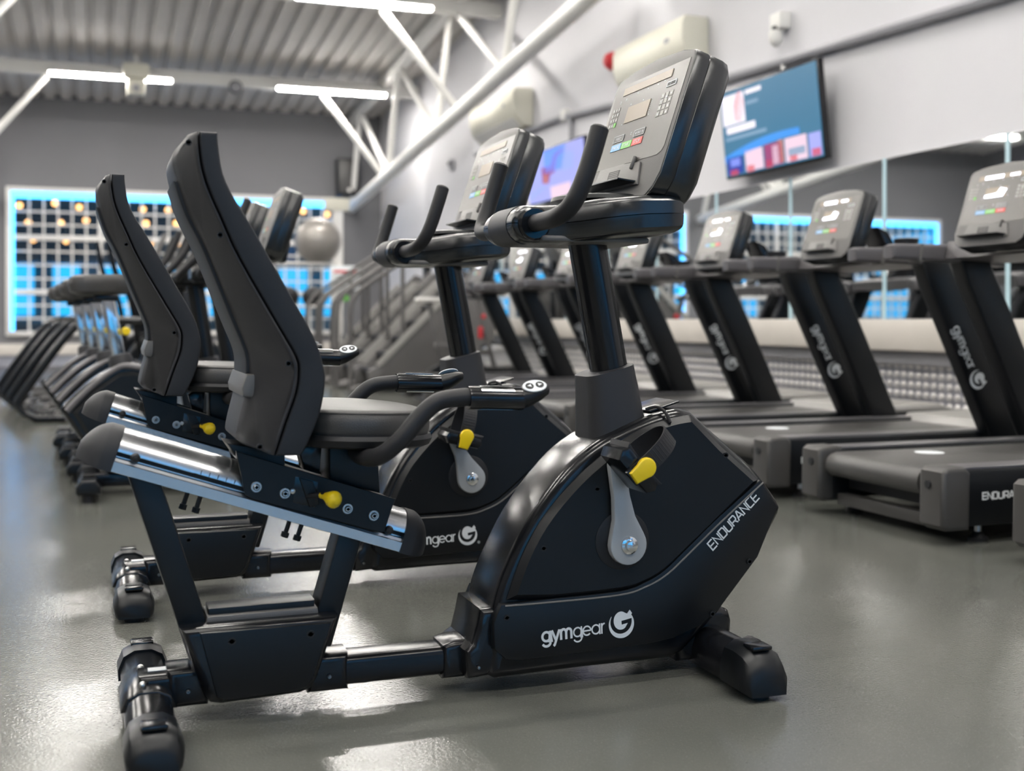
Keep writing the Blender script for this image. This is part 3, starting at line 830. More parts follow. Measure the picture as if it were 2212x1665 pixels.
    boxp = [(-.555, .186), (-.262, .186), (-.300, .075), (-.312, .052), (-.335, .044), (-.482, .040), (-.500, .044), (-.512, .06)]
    MB().prism(boxp, -.082, .082, .018, 3).build('rear_box', 'gloss_black', root)
    pan = [(-.520, .178), (-.278, .176), (-.313, .072), (-.325, .058), (-.342, .053), (-.478, .050), (-.490, .058)]
    for s in (-1, 1):
        MB().prism(pan, s*.07, s*.0875, .005, 2).build('box_panel', 'satin_black', root)
    for x, z in ((-.463, .158), (-.318, .158)):
        MB().lathe((x, -.0875, z), (0, -1, 0), [(-.004, .0075), (.0008, .0075), (.0008, .0045), (-.004, .004)], 14).build('screw', 'rubber', root)
    MB().prism([(-.500, .186), (-.300, .186), (-.300, .208), (-.500, .208)], -.030, .030, .004).build('cross_bar', 'satin_black', root)
    MB().prism([(-.505, .184), (-.295, .184), (-.297, .196), (-.503, .196)], -.045, .045, .003).build('cover_strip', 'console_grey', root)
    for x0, x1 in ((-.575, -.500), (-.315, -.235)):
        MB().prism([(x0, .030), (x1, .030), (x1, .102), (x0, .102)], -.043, .043, .016, 4).build('beam_sleeve', 'gloss_black', root)
        bolt_y(((x0+x1)/2, -.043, .062), .006, washer=False).build('screw', 'steel_bolt', root)
    bolt_y((-.006+.02, -.085, .062), .005, washer=False).build('screw', 'steel_bolt', root)
    MB().prism([(-.045, .030), (.012, .030), (.03, .105), (-.020, .105), (-.045, .098)], -.045, .045, .014, 3).build('front_sleeve', 'gloss_black', root)
    MB().box((-.590, 0, .0955), (.034, .022, .001)).build('rating_sticker', 'print_white', root)
    # rear uprights that carry the rail
    MB().bar((-.509, 0, .12), (-.628, 0, .50), .075, .052, .006).build('rail_leg', 'satin_black', root)
    MB().bar((-.292, 0, .12), (-.222, 0, .36), .075, .048, .006).build('rail_leg', 'satin_black', root)
    for cx, w, front in ((-.608, .043, False), (.542, .045, True)):
        st = empty('stabiliser'); st.parent = root; st.location = (cx, 0, 0)
        hz = 1.0 if front else .80
        prof = [(-w, .020), (w, .020), (w*1.02, .05*hz), (w*.8, .080*hz), (w*.35, .093*hz), (-w*.35, .093*hz), (-w*.8, .080*hz), (-w*1.02, .05*hz)]
        MB().prism(prof, -.22, .22, .004).build('tube', 'gloss_black', st)
        for s in (-1, 1):
            secs = []
            for k, (yy, f, dz) in enumerate(((.20, 1.10, 0), (.235, 1.13, 0), (.27, 1.12, -.004), (.295, 1.02, -.014), (.305, .86, -.03))):
                secs.append([(x*f, s*yy, max(.012, .012+(z-.012)*f*.98+dz*(z/.09))) for x, z in prof])
            ft = MB().loft(secs).build('end_cap', 'satin_black', st)
            MB().box((0, s*.262, .099*hz), (.045, .04, .010), .004).build('cap_ridge', 'gloss_black', ft)
            MB().cyl((0, s*.26, 0), (0, s*.26, .02), .024, 16).build('levelling_foot', 'rubber', st)
        ring = [(x*1.12, .0+z*1.06) for x, z in prof]
        for yy in ((-.10,) if not front else ()):
            MB().prism(ring[2:8], -.075, .09, .004).build('clamp_saddle', 'gloss_black', st, 55)
        if not front:
            for yy in (-.05, .06):
                MB().ball((-.01, yy, .083), .007, 10, 8).build('screw', 'steel_bolt', st)
            MB().poly([(-.014, -.03, .0800), (.010, -.03, .0800), (.010, .02, .0800), (-.014, .02, .0800)], (0, 0, .0006)).build('warning_sticker', 'print_white', st)
        else:
            MB().prism([(-.075, .022), (.05, .022), (.055, .10), (.048, .122), (.03, .13), (-.09, .13)], -.075, .075, .016, 3).build('clamp_saddle', 'gloss_black', st, 55)
            for s in (-1, 1):
                MB().cyl((.088, s*.075, .034), (.088, s*.105, .034), .032, 20, .005).build('transport_wheel', 'rubber', st)
                MB().box((.062, s*.09, .050), (.05, .045, .022), .005).build('wheel_bracket', 'satin_black', st)
    # ---- seat rail
    ang = math.atan2(-.188, .554)
    R = Matrix.Translation((-.673, 0, .515)) @ Matrix.Rotation(-ang, 4, 'Y')
    L = .587
    rsec = [(-.040, -.058), (.040, -.058)][:0]
    half = [(.0, .0415), (.014, .0410), (.026, .0385), (.036, .034), (.045, .0265), (.052, .017), (.0565, .006), (.057, .001), (.040, -.001), (.040, -.010), (.056, -.0115), (.058, -.0165), (.062, -.018), (.062, -.036), (.050, -.038), (.0, -.038)]
    sec = [(y, z) for y, z in half] + [(-y, z) for y, z in reversed(half[1:-1])]
    rail = MB().poly([(0, y, z) for y, z in sec], (L, 0, 0), 0, 1, R).build('seat_rail', 'aluminium', root, 25)
    for e, x0, d in ((0, 0.0, -1), (1, L, 1)):
        pr = [(y*1.05, z*1.05) for y, z in [(.0, .0415), (.014, .0410), (.026, .0385), (.036, .034), (.045, .0265), (.052, .017), (.057, .004), (.060, -.012), (.061, -.036), (.0, -.038)]]
        prf = pr + [(-y, z) for y, z in reversed(pr[1:-1])]
        secs = []; dep = .043 if e == 0 else .040
        for t_ in (-.012, .010): secs.append([R @ Vector((x0 + d*t_, y, z)) for y, z in prf])
        for k in range(1, 9):
            q = k/8; f = 1-.30*q-.42*q**3
            secs.append([R @ Vector((x0 + d*(.010+dep*q), y*f, (z+.030)*(f*.9+.1)-.030)) for y, z in prf])
        MB().loft(secs).build('rail_end_cap', 'matte_black', root, 50)
    for x in (.045, L-.045):
        for s in (-1, 1):
            p = R @ Vector((x, s*.052, -.002))
            MB().lathe(p, (0, s, 0), [(-.004, .009), (.008, .009), (.013, .006), (.015, .0002)], 14).build('rail_stop', 'rubber', root)
    for s in (-1, 1):
        MB().poly([(0, s*.0398, -.0085), (0, s*.0410, -.0085), (0, s*.0410, -.0015), (0, s*.0398, -.0015)], (L, 0, 0), 0, 1, R).build('slot_shade', 'rubber', root)  # dark strip laid in the rail groove to stand in for its shade
    sc_ = MB()
    for k in range(8):
        sc_.box((.165+k*.016, -.0575, .006), (.0012, .001, .008), M=R)
    sc_.box((.215, -.0575, .0005), (.125, .0008, .0016), M=R)
    sc_.build('rail_scale', 'print_dark', root)
    for x in (.16, .185, L-.20, L-.225):
        p = R @ Vector((x, .0, -.038)); q = R @ Vector((x, 0, -.075))
        MB().tube([p, q], .0045, 8).build('rail_bolt', 'matte_black', root)
        q2 = R @ Vector((x, 0, -.065))
        MB().tube([q2, q], .008, 6).build('rail_bolt_head', 'matte_black', root)
    # ---- sliding carriage: two plates
    cr = empty('seat_carriage'); cr.parent = root; cr.location = (sx, 0, sz)
    plate = [(-.454, .506), (-.150, .401), (-.156, .388), (-.172, .340), (-.180, .338), (-.425, .416), (-.437, .424)]
    for s in (-1, 1):
        MB().prism(plate, s*.066, s*.073, .001, 1).build('carriage_plate', 'satin_black', cr)
    MB().prism([(-.452, .500), (-.155, .398), (-.158, .390), (-.452, .490)], -.066, .066, .001).build('carriage_bridge', 'satin_black', cr)
    for x, z in ((-.417, .438), (-.364, .4235), (-.245, .388), (-.194, .372)):
        bolt_y((x, -.073, z), .0105).build('carriage_bolt', 'steel_bolt', cr)
    MB().prism([(-.345, .455), (-.300, .442), (-.305, .392), (-.350, .405)], -.0735, -.066, .002).build('lever_housing', 'gloss_black', cr)
    MB().prism([(-.338, .452), (-.312, .444), (-.300, .400), (-.318, .395)], -.080, -.072, .002).build('lever_bracket', 'satin_black', cr)
    MB().tube([(-.322, -.075, .416), (-.295, -.115, .424)], .005, 10).build('lever_rod', 'matte_black', cr)
    MB().tube(smooth_path([(-.302, -.105, .421), (-.292, -.118, .419), (-.284, -.128, .416), (-.278, -.138, .414)], 4), [.006]*3+[.008, .010, .012, .014, .0155, .016, .0165, .016, .014, .010], 14, rounded=True).build('lever_knob', 'yellow', cr)
    MB().lathe((-.350, -.074, .427), (0, -1, 0), [(0, .005), (.004, .005), (.005, .003)], 8).build('lever_screw', 'steel_bolt', cr)
    # ---- seat
    so = [(-.345, .0), (-.335, .12), (-.31, .175), (-.26, .20), (-.18, .195), (-.12, .15), (-.090, .10), (-.075, .05), (-.072, .0)]
    plan = smooth2([(x, -y) for x, y in so], 4); plan = plan + [(x, -y) for x, y in reversed(plan[1:-1])]
    def lvl(z, f, dx=.0, tilt=.035): return [((x+.21)*f-.21+dx, y*f, z + (x+.21)*-tilt + abs(y)*.03) for x, y in plan]
    MB().loft([lvl(.505, .90), lvl(.510, .985), lvl(.522, 1.02), lvl(.530, 1.0)]).build('seat_pan', 'rubber', cr)
    MB().loft([lvl(.528, .955), lvl(.540, .985), lvl(.556, .985), lvl(.570, .965), lvl(.576, .93), lvl(.5775, .90)]).build('seat_pad', 'vinyl', cr)
    MB().tube([Vector(p) for p in lvl(.5715, .962)]+[Vector(lvl(.5715, .962)[0])], .0022, 6).build('seat_piping', 'vinyl', cr)
    MB().prism([(-.275, .515), (-.18, .515), (-.175, .41), (-.275, .44)], -.05, .05, .006).build('seat_post', 'satin_black', cr)
    MB().prism([(-.33, .50), (-.30, .515), (-.285, .515), (-.29, .45), (-.32, .46)], -.03, .03, .004).build('seat_bracket', 'gloss_black', cr)
    # side arms
    for s in (-1, 1):
        path = smooth_path([(-.225, s*.06, .495), (-.235, s*.16, .497), (-.222, s*.235, .505), (-.190, s*.262, .535), (-.150, s*.265, .580), (-.118, s*.265, .603), (-.075, s*.265, .609), (-.060, s*.265, .609)], 6)
        arm = MB().tube(path, .0165, 14).build('side_arm', 'rubber', cr)
        gr = MB().tube([(-.064, s*.265, .608), (-.060, s*.265, .608), (.035, s*.265, .604), (.040, s*.265, .604)], [.0205, .0215, .0215, .021], 16).build('hand_grip', 'gloss_black', cr)
        for a0, a1 in ((38, 100), (-128, -70)):
            rows = []
            for x in (-.043, .020):
                cz = .6065-(x+.01)*.04; row = []
                for rr in (.0224, .0208):
                    q = [(x, s*(.265 + rr*math.cos(math.radians(a0+(a1-a0)*k/6))), cz+rr*math.sin(math.radians(a0+(a1-a0)*k/6))) for k in range(7)]
                    row += q if rr > .022 else q[::-1]
                rows.append(row)
            MB().loft(rows).build('pulse_sensor', 'chrome', gr)
        tip = []
        for x, z0, z1, w in ((.036, .584, .625, .021), (.055, .589, .629, .023), (.075, .600, .632, .021), (.090, .610, .630, .013)):
            tip.append([(x, s*.265+w*math.cos(k*PI/8), (z0+z1)/2+(z1-z0)/2*math.sin(k*PI/8)) for k in range(16)])
        tp = MB().loft(tip).build('grip_tip', 'satin_black', gr)
        PX = Vector((1, 0, .12)).normalized(); PZ = Vector((-.08, s*.62, .78)); PZ = (PZ-PX*PZ.dot(PX)).normalized()
        PM = frame((.061, s*.275, .6265), PX, PZ.cross(PX), PZ)
        pdl = MB().poly([(.0235*math.cos(k*PI/10), .0155*math.sin(k*PI/10), 0) for k in range(20)], (0, 0, .003), .0008, 1, PM).build('button_plate', 'print_white', tp)
        for bx in (.050, .070):
            MB().poly([(bx-.060+.0078*math.cos(k*PI/8), .0078*math.sin(k*PI/8), .003) for k in range(16)], (0, 0, .0012), 0, 1, PM).build('button', 'print_dark', tp)
            sg = 1 if bx > .06 else -1
            MB().poly([(bx-.060+sg*.0045, 0, .0042), (bx-.060-sg*.003, .0038, .0042), (bx-.060-sg*.003, -.0038, .0042)], (0, 0, .0003), 0, 1, PM).build('arrow_mark', 'print_white', tp)
    # ---- backrest
    bk = empty('backrest'); bk.parent = cr
    seam = [(-.531, 1.076), (-.529, 1.038), (-.519, .990), (-.492, .925), (-.460, .855), (-.396, .742), (-.363, .684), (-.358, .655), (-.363, .618), (-.380, .570), (-.400, .509)]
    front = [(-.499, 1.076), (-.498, 1.056), (-.490, 1.005), (-.470, .962), (-.444, .920), (-.380, .807), (-.330, .717), (-.314, .667), (-.311, .634), (-.322, .576), (-.349, .515), (-.360, .507)]
    rear = [(-.400, .509), (-.428, .514), (-.452, .527), (-.456, .545), (-.440, .612), (-.433, .645), (-.436, .690), (-.462, .755), (-.511, .878), (-.542, .941), (-.561, 1.000), (-.569, 1.042), (-.558, 1.064), (-.545, 1.078)]
    sm = smooth2(seam, 3)
    def at_z(pl, z):
        pl = sorted(pl, key=lambda p: p[1])
        for (xa, za), (xb, zb) in zip(pl, pl[1:]):
            if za <= z <= zb: return xa + (xb-xa)*(z-za)/max(1e-6, zb-za)
        return pl[0][0] if z < pl[0][1] else pl[-1][0]
    sh = MB().prism([(x-.0015, z) for x, z in sm] + smooth2(rear, 3)[1:], -.20, .20, .010, 3)
    for v in sh.bm.verts:          # the shell narrows towards its back
        xs_, xr = at_z(seam, v.co.z), at_z(rear, v.co.z)
        t_ = min(1, max(0, (xs_-v.co.x)/max(.02, xs_-xr)))
        v.co.y *= 1 - .52*t_**1.6
    sh.build('back_shell', 'shell_grey', bk)
    MB().prism([(x+.0015, z) for x, z in reversed(sm)] + smooth2(front, 3), -.196, .196, .020, 3).build('back_pad', 'matte_black', bk)
    for x, z in ((-.548, 1.055), (-.495, .897), (-.377, .672), (-.427, .526)):
        MB().lathe((x, -.2, z), (0, -1, 0), [(-.004, .0055), (.0008, .0055), (.0008, .0035), (-.003, .003)], 12).build('screw', 'rubber', bk)
    rc = smooth2([(-.433, .650), (-.436, .690), (-.462, .755), (-.511, .878), (-.542, .941), (-.561, 1.000)], 4)
    MB().prism([(x+.010, z) for x, z in rc] + [(x-.006, z) for x, z in reversed(rc)], -.096, .096, .004, 2).build('rear_panel', 'matte_black', bk)
    MB().prism([(-.447, .610), (-.426, .606), (-.412, .626), (-.414, .650), (-.440, .650), (-.449, .624)], -.118, .118, .005, 2).build('panel_foot', 'console_grey', bk)
    MB().prism([(-.47, .52), (-.36, .50), (-.36, .44), (-.45, .49)], -.05, .05, .004).build('back_bracket', 'satin_black', bk)
    # ---- console post
    def oval(c, a, b, tx, n=20):
        d = Vector((-.2, 0, .98)).normalized(); e = Vector((d.z, 0, -d.x))
        return [Vector(c) + e*(a*math.cos(2*PI*k/n)) + Vector((0, 1, 0))*(b*math.sin(2*PI*k/n)) + Vector((0, 0, 1))*(tx*a*math.cos(2*PI*k/n)) for k in range(n)]
    MB().loft([oval((.345, 0, .60), .040, .046, 0), oval((.283, 0, .93), .040, .046, 0)]).build('post', 'gloss_black', root)
    cl = []
    for c, a, b, tx in (((.345, 0, .475), .068, .075, .25), ((.338, 0, .53), .063, .070, .25), ((.331, 0, .60), .057, .063, .25), ((.3255, 0, .643), .054, .059, .25), ((.3255, 0, .645), .047, .052, .25)):
        q = rrect(2*a, 2*b, min(a, b)*.62, 5)
        cl.append([(c[0]+u, v, c[2]+u*tx) for u, v in q])
    MB().loft(cl).build('post_collar', 'shell_grey', root)
    # ---- handlebar pod
    def podsec(x, w, zb, zt, top):
        zm = zb + (zt-zb)*.50; n = 14; row = []
        for k in range(n+1):
            a = PI*k/n
            c_, s_ = math.cos(a), math.sin(a)
            e = .32
            y = w*math.copysign(abs(c_)**e, c_); h = abs(s_)**e
            row.append((x, y, zm+.0008+(zt-zm-.0008)*h if top else zm-.0008-(zm-.0008-zb)*h))
        return row
    PS = []
    for x in (.0835, .086, .092, .101, .112, .122):
        hh = math.sqrt(max(.0, .039**2-(x-.122)**2))
        PS.append((x, .098-.010*(1-hh/.039), .943-hh, .943+hh))
    PS += [(.150, .100, .904, .982), (.185, .106, .904, .984), (.215, .128, .906, .988), (.250, .158, .909, .994), (.290, .180, .913, .999), (.330, .190, .917, 1.003), (.385, .192, .921, 1.005), (.408, .190, .924, 1.003), (.418, .185, .929, .997), (.423, .177, .938, .988)]
    MB().loft([podsec(*p, False) for p in PS]).build('handlebar_pod_base', 'pod_black', root, 30)
    MB().loft([podsec(*p, True) for p in PS]).build('handlebar_pod_cover', 'pod_black', root, 30)
    MB().lathe((.122, -.056, .943), (0, 1, 0), [(0, .0398), (.112, .0398)], 40).build('pod_nose_cap', 'shell_grey', root)
    MB().box((.26, 0, .913), (.24, .22, .012), .005).build('pod_underside', 'console_grey', root)
    MB().lathe((.315, 0, 1.0), (0, 0, 1), [(0, .105), (.008, .102), (.011, .092), (.011, .0002)], 40).build('console_base', 'satin_black', root)
    MB().poly([(.405, -.06, .93), (.405, .06, .93), (.445, .05, 1.04), (.445, -.05, 1.04)], (-.02, 0, .005), .004).build('console_bracket', 'gloss_black', root)
    for s in (-1, 1):
        MB().lathe((.128, s*.098, .942), (0, s, 0), [(-.01, .034), (.004, .034), (.008, .030)], 24).build('handle_socket', 'gloss_black', root)
        hp = smooth_path([(.130, s*.085, .943), (.128, s*.16, .943), (.128, s*.225, .946), (.138, s*.262, .962), (.155, s*.276, 1.000), (.175, s*.280, 1.060), (.190, s*.280, 1.108)], 6)
        MB().tube(hp, .0178, 16, rounded=True).build('handlebar', 'rubber', root)
    return root

bike1 = empty('recumbent_bike', (.7, 2.265, 0))
tag(bike1, 'black recumbent exercise bike in the foreground lettered ENDURANCE', 'exercise bike', 'recumbent exercise bikes')
recumbent(bike1, (0, 0), False)
console(bike1, .347, 1.0, 0)
bike2 = empty('recumbent_bike', (.7, 3.305, 0))
tag(bike2, 'black recumbent exercise bike behind the nearest one lettered ENDURANCE TOUCH', 'exercise bike', 'recumbent exercise bikes')
recumbent(bike2, (-.130, .044), True)
console(bike2, .347, 1.0, 0)

# ------------------------------------------------------------------ treadmills
def treadmill(root, lit):
    W = .40
    MB().prism([(.12, .10), (1.9, .10), (1.9, .235), (.12, .235)], -.27, .27, .01).build('running_deck', 'matte_black', root)
    bp = [(.055, .165)] + [(.055-.045*math.sin(k*PI/8), .195+.045*-math.cos(k*PI/8)) for k in range(1, 8)] + [(.06, .242), (1.25, .242), (1.25, .225), (.1, .15)]
    MB().prism(bp, -.262, .262, .002).build('running_belt', 'belt', root)
    MB().poly([(.38+.055*math.cos(k*PI/8), .12+.055*math.sin(k*PI/8), .2422) for k in range(16)], (0, 0, .001)).build('belt_emblem', 'print_white', root)
    for s in (-1, 1):
        pr = [(.06, .06), (1.92, .06), (1.92, .225), (1.86, .25), (.10, .25), (.06, .24)]
        MB().prism(pr, s*.275, s*.40, .012, 2).build('side_rail', 'satin_black', root)
        MB().prism([(.10, .249), (1.30, .249), (1.30, .257), (.10, .257)], s*.285, s*.385, .003).build('foot_strip', 'rail_grey', root)
        cp = [(-.005, .07), (.02, .05), (.11, .05), (.115, .24), (.095, .260), (.02, .260), (0, .245)]
        MB().prism(cp, s*.285, s*.408, .016, 3).build('rear_cap', 'end_cap', root)
        MB().cyl((-.006, s*.335, .20), (.01, s*.335, .20), .014, 12).build('belt_adjuster', 'matte_black', root)
        MB().cyl((.20, s*.34, .03), (.20, s*.34, .07), .012, 10).build('foot_stem', 'steel_bolt', root)
        MB().lathe((.20, s*.34, 0), (0, 0, 1), [(0, .034), (.012, .034), (.02, .022), (.032, .016)], 16).build('levelling_foot', 'rubber', root)
        MB().lathe((1.78, s*.34, 0), (0, 0, 1), [(0, .034), (.012, .034), (.02, .022), (.065, .016)], 16).build('levelling_foot', 'rubber', root)
        up = MB().prism([(1.13, .20), (1.29, .20), (1.00, .80), (.885, 1.02), (.735, 1.02), (.78, .90)], s*.405-.04, s*.405+.04, .016, 3).build('upright', 'satin_black', root)
        # handrail
        hp = [(.42, s*.40, 1.02), (.45, s*.40, 1.026), (.75, s*.40, 1.03), (1.02, s*.38, 1.03)]
        MB().prism([(.41, 1.00), (.43, .995), (.78, .985), (.98, .97), (1.0, 1.05), (.95, 1.062), (.43, 1.057), (.41, 1.05)], s*.405-.035, s*.405+.035, .014, 3).build('handrail', 'rail_grey', root)
        MB().prism([(.535, .990), (.55, .985), (.56, 1.058), (.545, 1.060)], s*.405-.037, s*.405+.037, .002).build('rail_band', 'console_grey', root)
    X = Vector((.44, 0, -.9)).normalized(); Yv = Vector((.9, 0, .44)).normalized()
    yl = -.4455
    def uf(x, z): return frame((x, yl, z), X, Yv, (0, -1, 0))
    put_stroke(root, uf(.905, .71), 'gymgear', .034, .20, 'print_white', .15, 'gym')
    put_emblem(root, uf(1.042, .485), .085)
    put_stroke(root, side_frame(.165, -.4006, .150, 0), 'ENDURANCE', .022, .20, 'print_white', .22)
    MB().prism([(1.22, .20), (1.95, .06), (1.98, .10), (1.93, .24), (1.80, .285), (1.30, .275)], -.36, .36, .025, 3).build('motor_hood', 'hood_grey', root)
    MB().prism([(.66, 1.0), (.96, .985), (.97, 1.06), (.86, 1.085), (.68, 1.07)], -.38, .38, .018, 3).build('cross_tray', 'rail_grey', root)
    MB().box((.10, 0, .06), (.05, .56, .045), .006).build('rear_cross_bar', 'end_cap', root)
    MB().prism([(.86, 1.06), (.92, 1.06), (.86, 1.16), (.80, 1.18)], -.07, .07, .006).build('console_neck', 'gloss_black', root)
    for s in (-1, 1):
        MB().lathe((.80, s*.27, 1.05), (0, 0, 1), [(0, .045), (.03, .05), (.06, .055), (.062, .046), (.03, .042)], 20).build('bottle_holder', 'matte_black', root)
    console(root, .54, 1.03, lit)
t1 = empty('treadmill', (2.62, 3.50, 0)); treadmill(t1, 2)
labs = ['black treadmill nearest the camera at the right edge', 'second treadmill from the right edge, under the teal television',
        'third treadmill from the right edge of the picture', 'fourth treadmill from the right edge, behind the nearest bike post',
        'fifth treadmill from the right edge, between the two bike posts', 'sixth treadmill from the right, behind the second bike post',
        'farthest treadmill in the row, beside the stair climbers']
tag(t1, labs[0], 'treadmill', 'treadmills in a row facing the mirrors')
for k in range(1, 7):
    c = copy_tree(t1); c.location = (2.62, 3.50 + 1.05*k, 0)
    c['label'] = labs[k]
c = copy_tree(t1); c.location = (2.66, 2.43, 0); c['label'] = 'treadmill cut off by the right edge, only its rear corner showing'

# ------------------------------------------------------------------ upright bikes (row at the left)
def upright(root):
    shell = smooth2([(-.115, .34), (-.13, .375), (-.09, .42), (.0, .50), (.09, .555)], 4) + [(.15, .565), (.25, .545), (.42, .50), (.60, .40), (.66, .30), (.56, .10), (.30, .07), (.06, .09), (-.04, .22)]
    MB().prism(shell, -.085, .085, .03, 4).build('housing', 'gloss_black', root)
    pan = [(-.085, .36), (.0, .455), (.10, .525), (.16, .53), (.42, .465), (.57, .38), (.62, .30), (.53, .12), (.30, .09), (.08, .11), (-.01, .23)]
    for s in (-1, 1):
        MB().prism(pan, s*.07, s*.105, .016, 1).build('side_panel', 'satin_black', root)
        MB().tube([(x, s*.088, z) for x, z in smooth2([(-.105, .365), (-.02, .455), (.09, .54), (.15, .55), (.24, .528)], 4)], .013, 8).build('trim_stripe', 'rail_grey', root)
        MB().lathe((.36, s*.10, .29), (0, s, 0), [(0, .062), (.008, .062), (.01, .05), (.01, .0002)], 28).build('crank_cover', 'rubber', root)
        d = s
        ck = MB().bar((.36, s*.118, .29), (.36+.03*d, s*.118, .29-.165*d), .02, .036, .006).build('crank_arm', 'crank_grey', root)
        MB().box((.36+.03*d, s*.18, .29-.165*d), (.09, .09, .025), .006).build('pedal', 'gloss_black', root)
    MB().bar((.115, 0, .53), (.055, 0, .86), .045, .055, .008).build('seat_post', 'chrome', root)
    MB().lathe((.118, 0, .53), (-.18, 0, .98), [(0, .055), (.05, .05), (.07, .042)], 20).build('post_collar', 'shell_grey', root)
    so = smooth2([(-.10, 0), (-.095, .08), (-.05, .115), (.03, .085), (.10, .04), (.17, .02), (.18, .0)], 4)
    pl = so + [(x, -y) for x, y in reversed(so[1:-1])]
    def lv(z, f): return [((x-.03)*f+.03, y*f, z + x*.03) for x, y in pl]
    MB().loft([lv(.855, .72), lv(.870, .96), (lv(.905, 1.04)), lv(.930, .98), lv(.942, .82)]).build('saddle', 'vinyl', root)
    MB().box((.05, 0, .845), (.10, .06, .03), .008).build('saddle_clamp', 'gloss_black', root)
    MB().cyl((.13, -.05, .70), (.13, -.10, .70), .018, 14, .004).build('adjust_knob', 'yellow', root)
    MB().tube([(.60, 0, .40), (.52, 0, .95)], .043, 18).build('post', 'gloss_black', root)
    MB().tube([(.60, 0, .42), (.58, 0, .56)], [.072, .056], 18).build('column_collar', 'shell_grey', root)
    secs = []
    for x, w, zb, zt in ((.40, .09, .93, .97), (.42, .10, .915, .985), (.50, .12, .915, .99), (.60, .17, .92, 1.01), (.70, .19, .925, 1.02), (.725, .18, .935, 1.01)):
        r = .018
        secs.append([(x, y, z) for y, z in ((-w, zt-r), (-w, zb+r), (-w+r, zb), (w-r, zb), (w, zb+r), (w, zt-r), (w-r, zt), (-w+r, zt))])
    MB().loft(secs).build('handlebar_pod', 'satin_black', root)
    for s in (-1, 1):
        hp = smooth_path([(.44, s*.08, .95), (.43, s*.20, .95), (.46, s*.26, .99), (.55, s*.27, 1.10), (.62, s*.26, 1.26)], 6)
        MB().tube(hp, .018, 14, rounded=True).build('handlebar', 'rubber', root)
    for cx, w in ((-.02, .042), (.60, .045)):
        pr = [(-w, .025), (w, .025), (w, .055), (w*.6, .085), (-w*.6, .085), (-w, .055)]
        st = MB().prism([(cx+x, z) for x, z in pr], -.24, .24, .006).build('stabiliser', 'gloss_black', root)
        for s in (-1, 1):
            MB().prism([(cx+x*1.15, .012+z) for x, z in pr], s*.22, s*.30, .012, 3).build('end_cap', 'satin_black', root)
            MB().cyl((cx, s*.26, 0), (cx, s*.26, .04), .022, 12).build('levelling_foot', 'rubber', root)
    MB().bar((-.05, 0, .06), (.62, 0, .06), .07, .06, .01).build('base_beam', 'gloss_black', root)
    console(root, .69, 1.025, 0)
u1 = empty('upright_bike', (-.005, 5.3, 0)); upright(u1)
ul = ['upright exercise bike nearest the recumbent bikes in the left row', 'second upright exercise bike behind the recumbent bikes', 'third upright exercise bike behind the recumbent bikes', 'farthest upright exercise bike in the left row']
tag(u1, ul[0], 'exercise bike', 'upright exercise bikes in the left row')
for k in range(1, 4):
    c = copy_tree(u1); c.location = (-.005-.05*k, 5.3+.66*k, 0); c['label'] = ul[k]

# ------------------------------------------------------------------ tube framed cross trainers further back
def trainer(root):
    for s in (-1, 1):
        lp = smooth_path([(.75, s*.22, .72), (.25, s*.22, .745), (.02, s*.22, .735), (-.12, s*.22, .64), (-.40, s*.22, .24), (-.45, s*.22, .13), (-.36, s*.22, .045), (-.2, s*.22, .03), (.9, s*.22, .03)], 5)
        MB().tube(lp, .030, 12).build('loop_frame', 'gloss_black', root)
        MB().bar((-.25, s*.12, .12), (.75, s*.12, .20), .05, .03, .005).build('pedal_rail', 'machine_grey', root)
        MB().prism([(-.12, .17), (.22, .195), (.24, .23), (.2, .235), (-.12, .21)], s*.05, s*.18, .01).build('foot_pedal', 'rubber', root)
        MB().tube(smooth_path([(.62, s*.2, .35), (.55, s*.24, .9), (.42, s*.25, 1.15), (.36, s*.25, 1.45)], 5), .019, 10).build('moving_arm', 'gloss_black', root)
    for x, z in ((-.40, .13), (-.2, .03), (.3, .03)):
        MB().tube([(x, -.22, z), (x, .22, z)], .02, 10).build('cross_tube', 'machine_grey', root)
    MB().lathe((.78, -.08, .35), (0, 1, 0), [(0, .26), (.02, .28), (.14, .28), (.16, .26)], 32).build('drive_cover', 'satin_black', root)
    MB().bar((.80, 0, .3), (.68, 0, 1.2), .08, .07, .01).build('mast', 'gloss_black', root)
    MB().poly([(.58, -.14, 1.2), (.58, .14, 1.2), (.68, .13, 1.45), (.68, -.13, 1.45)], (.04, 0, -.01), .008, 2, None, True).build('console', 'console_grey', root)
    for s in (-1, 1): MB().cyl((.88, s*.22, 0), (.88, s*.22, .02), .03, 12).build('levelling_foot', 'rubber', root)
x1 = empty('cross_trainer', (-.07, 9.3, 0)); trainer(x1)
xl = ['black tube framed cross trainer nearest in the left background', 'second tube framed cross trainer behind the upright bikes', 'third tube framed cross trainer behind the upright bikes', 'farthest tube framed cross trainer below the gridded window']
tag(x1, xl[0], 'cross trainer', 'tube framed cross trainers')
for k in range(1, 4):
    c = copy_tree(x1); c.location = (-.07-.09*k, 9.3+.66*k, 0); c['label'] = xl[k]

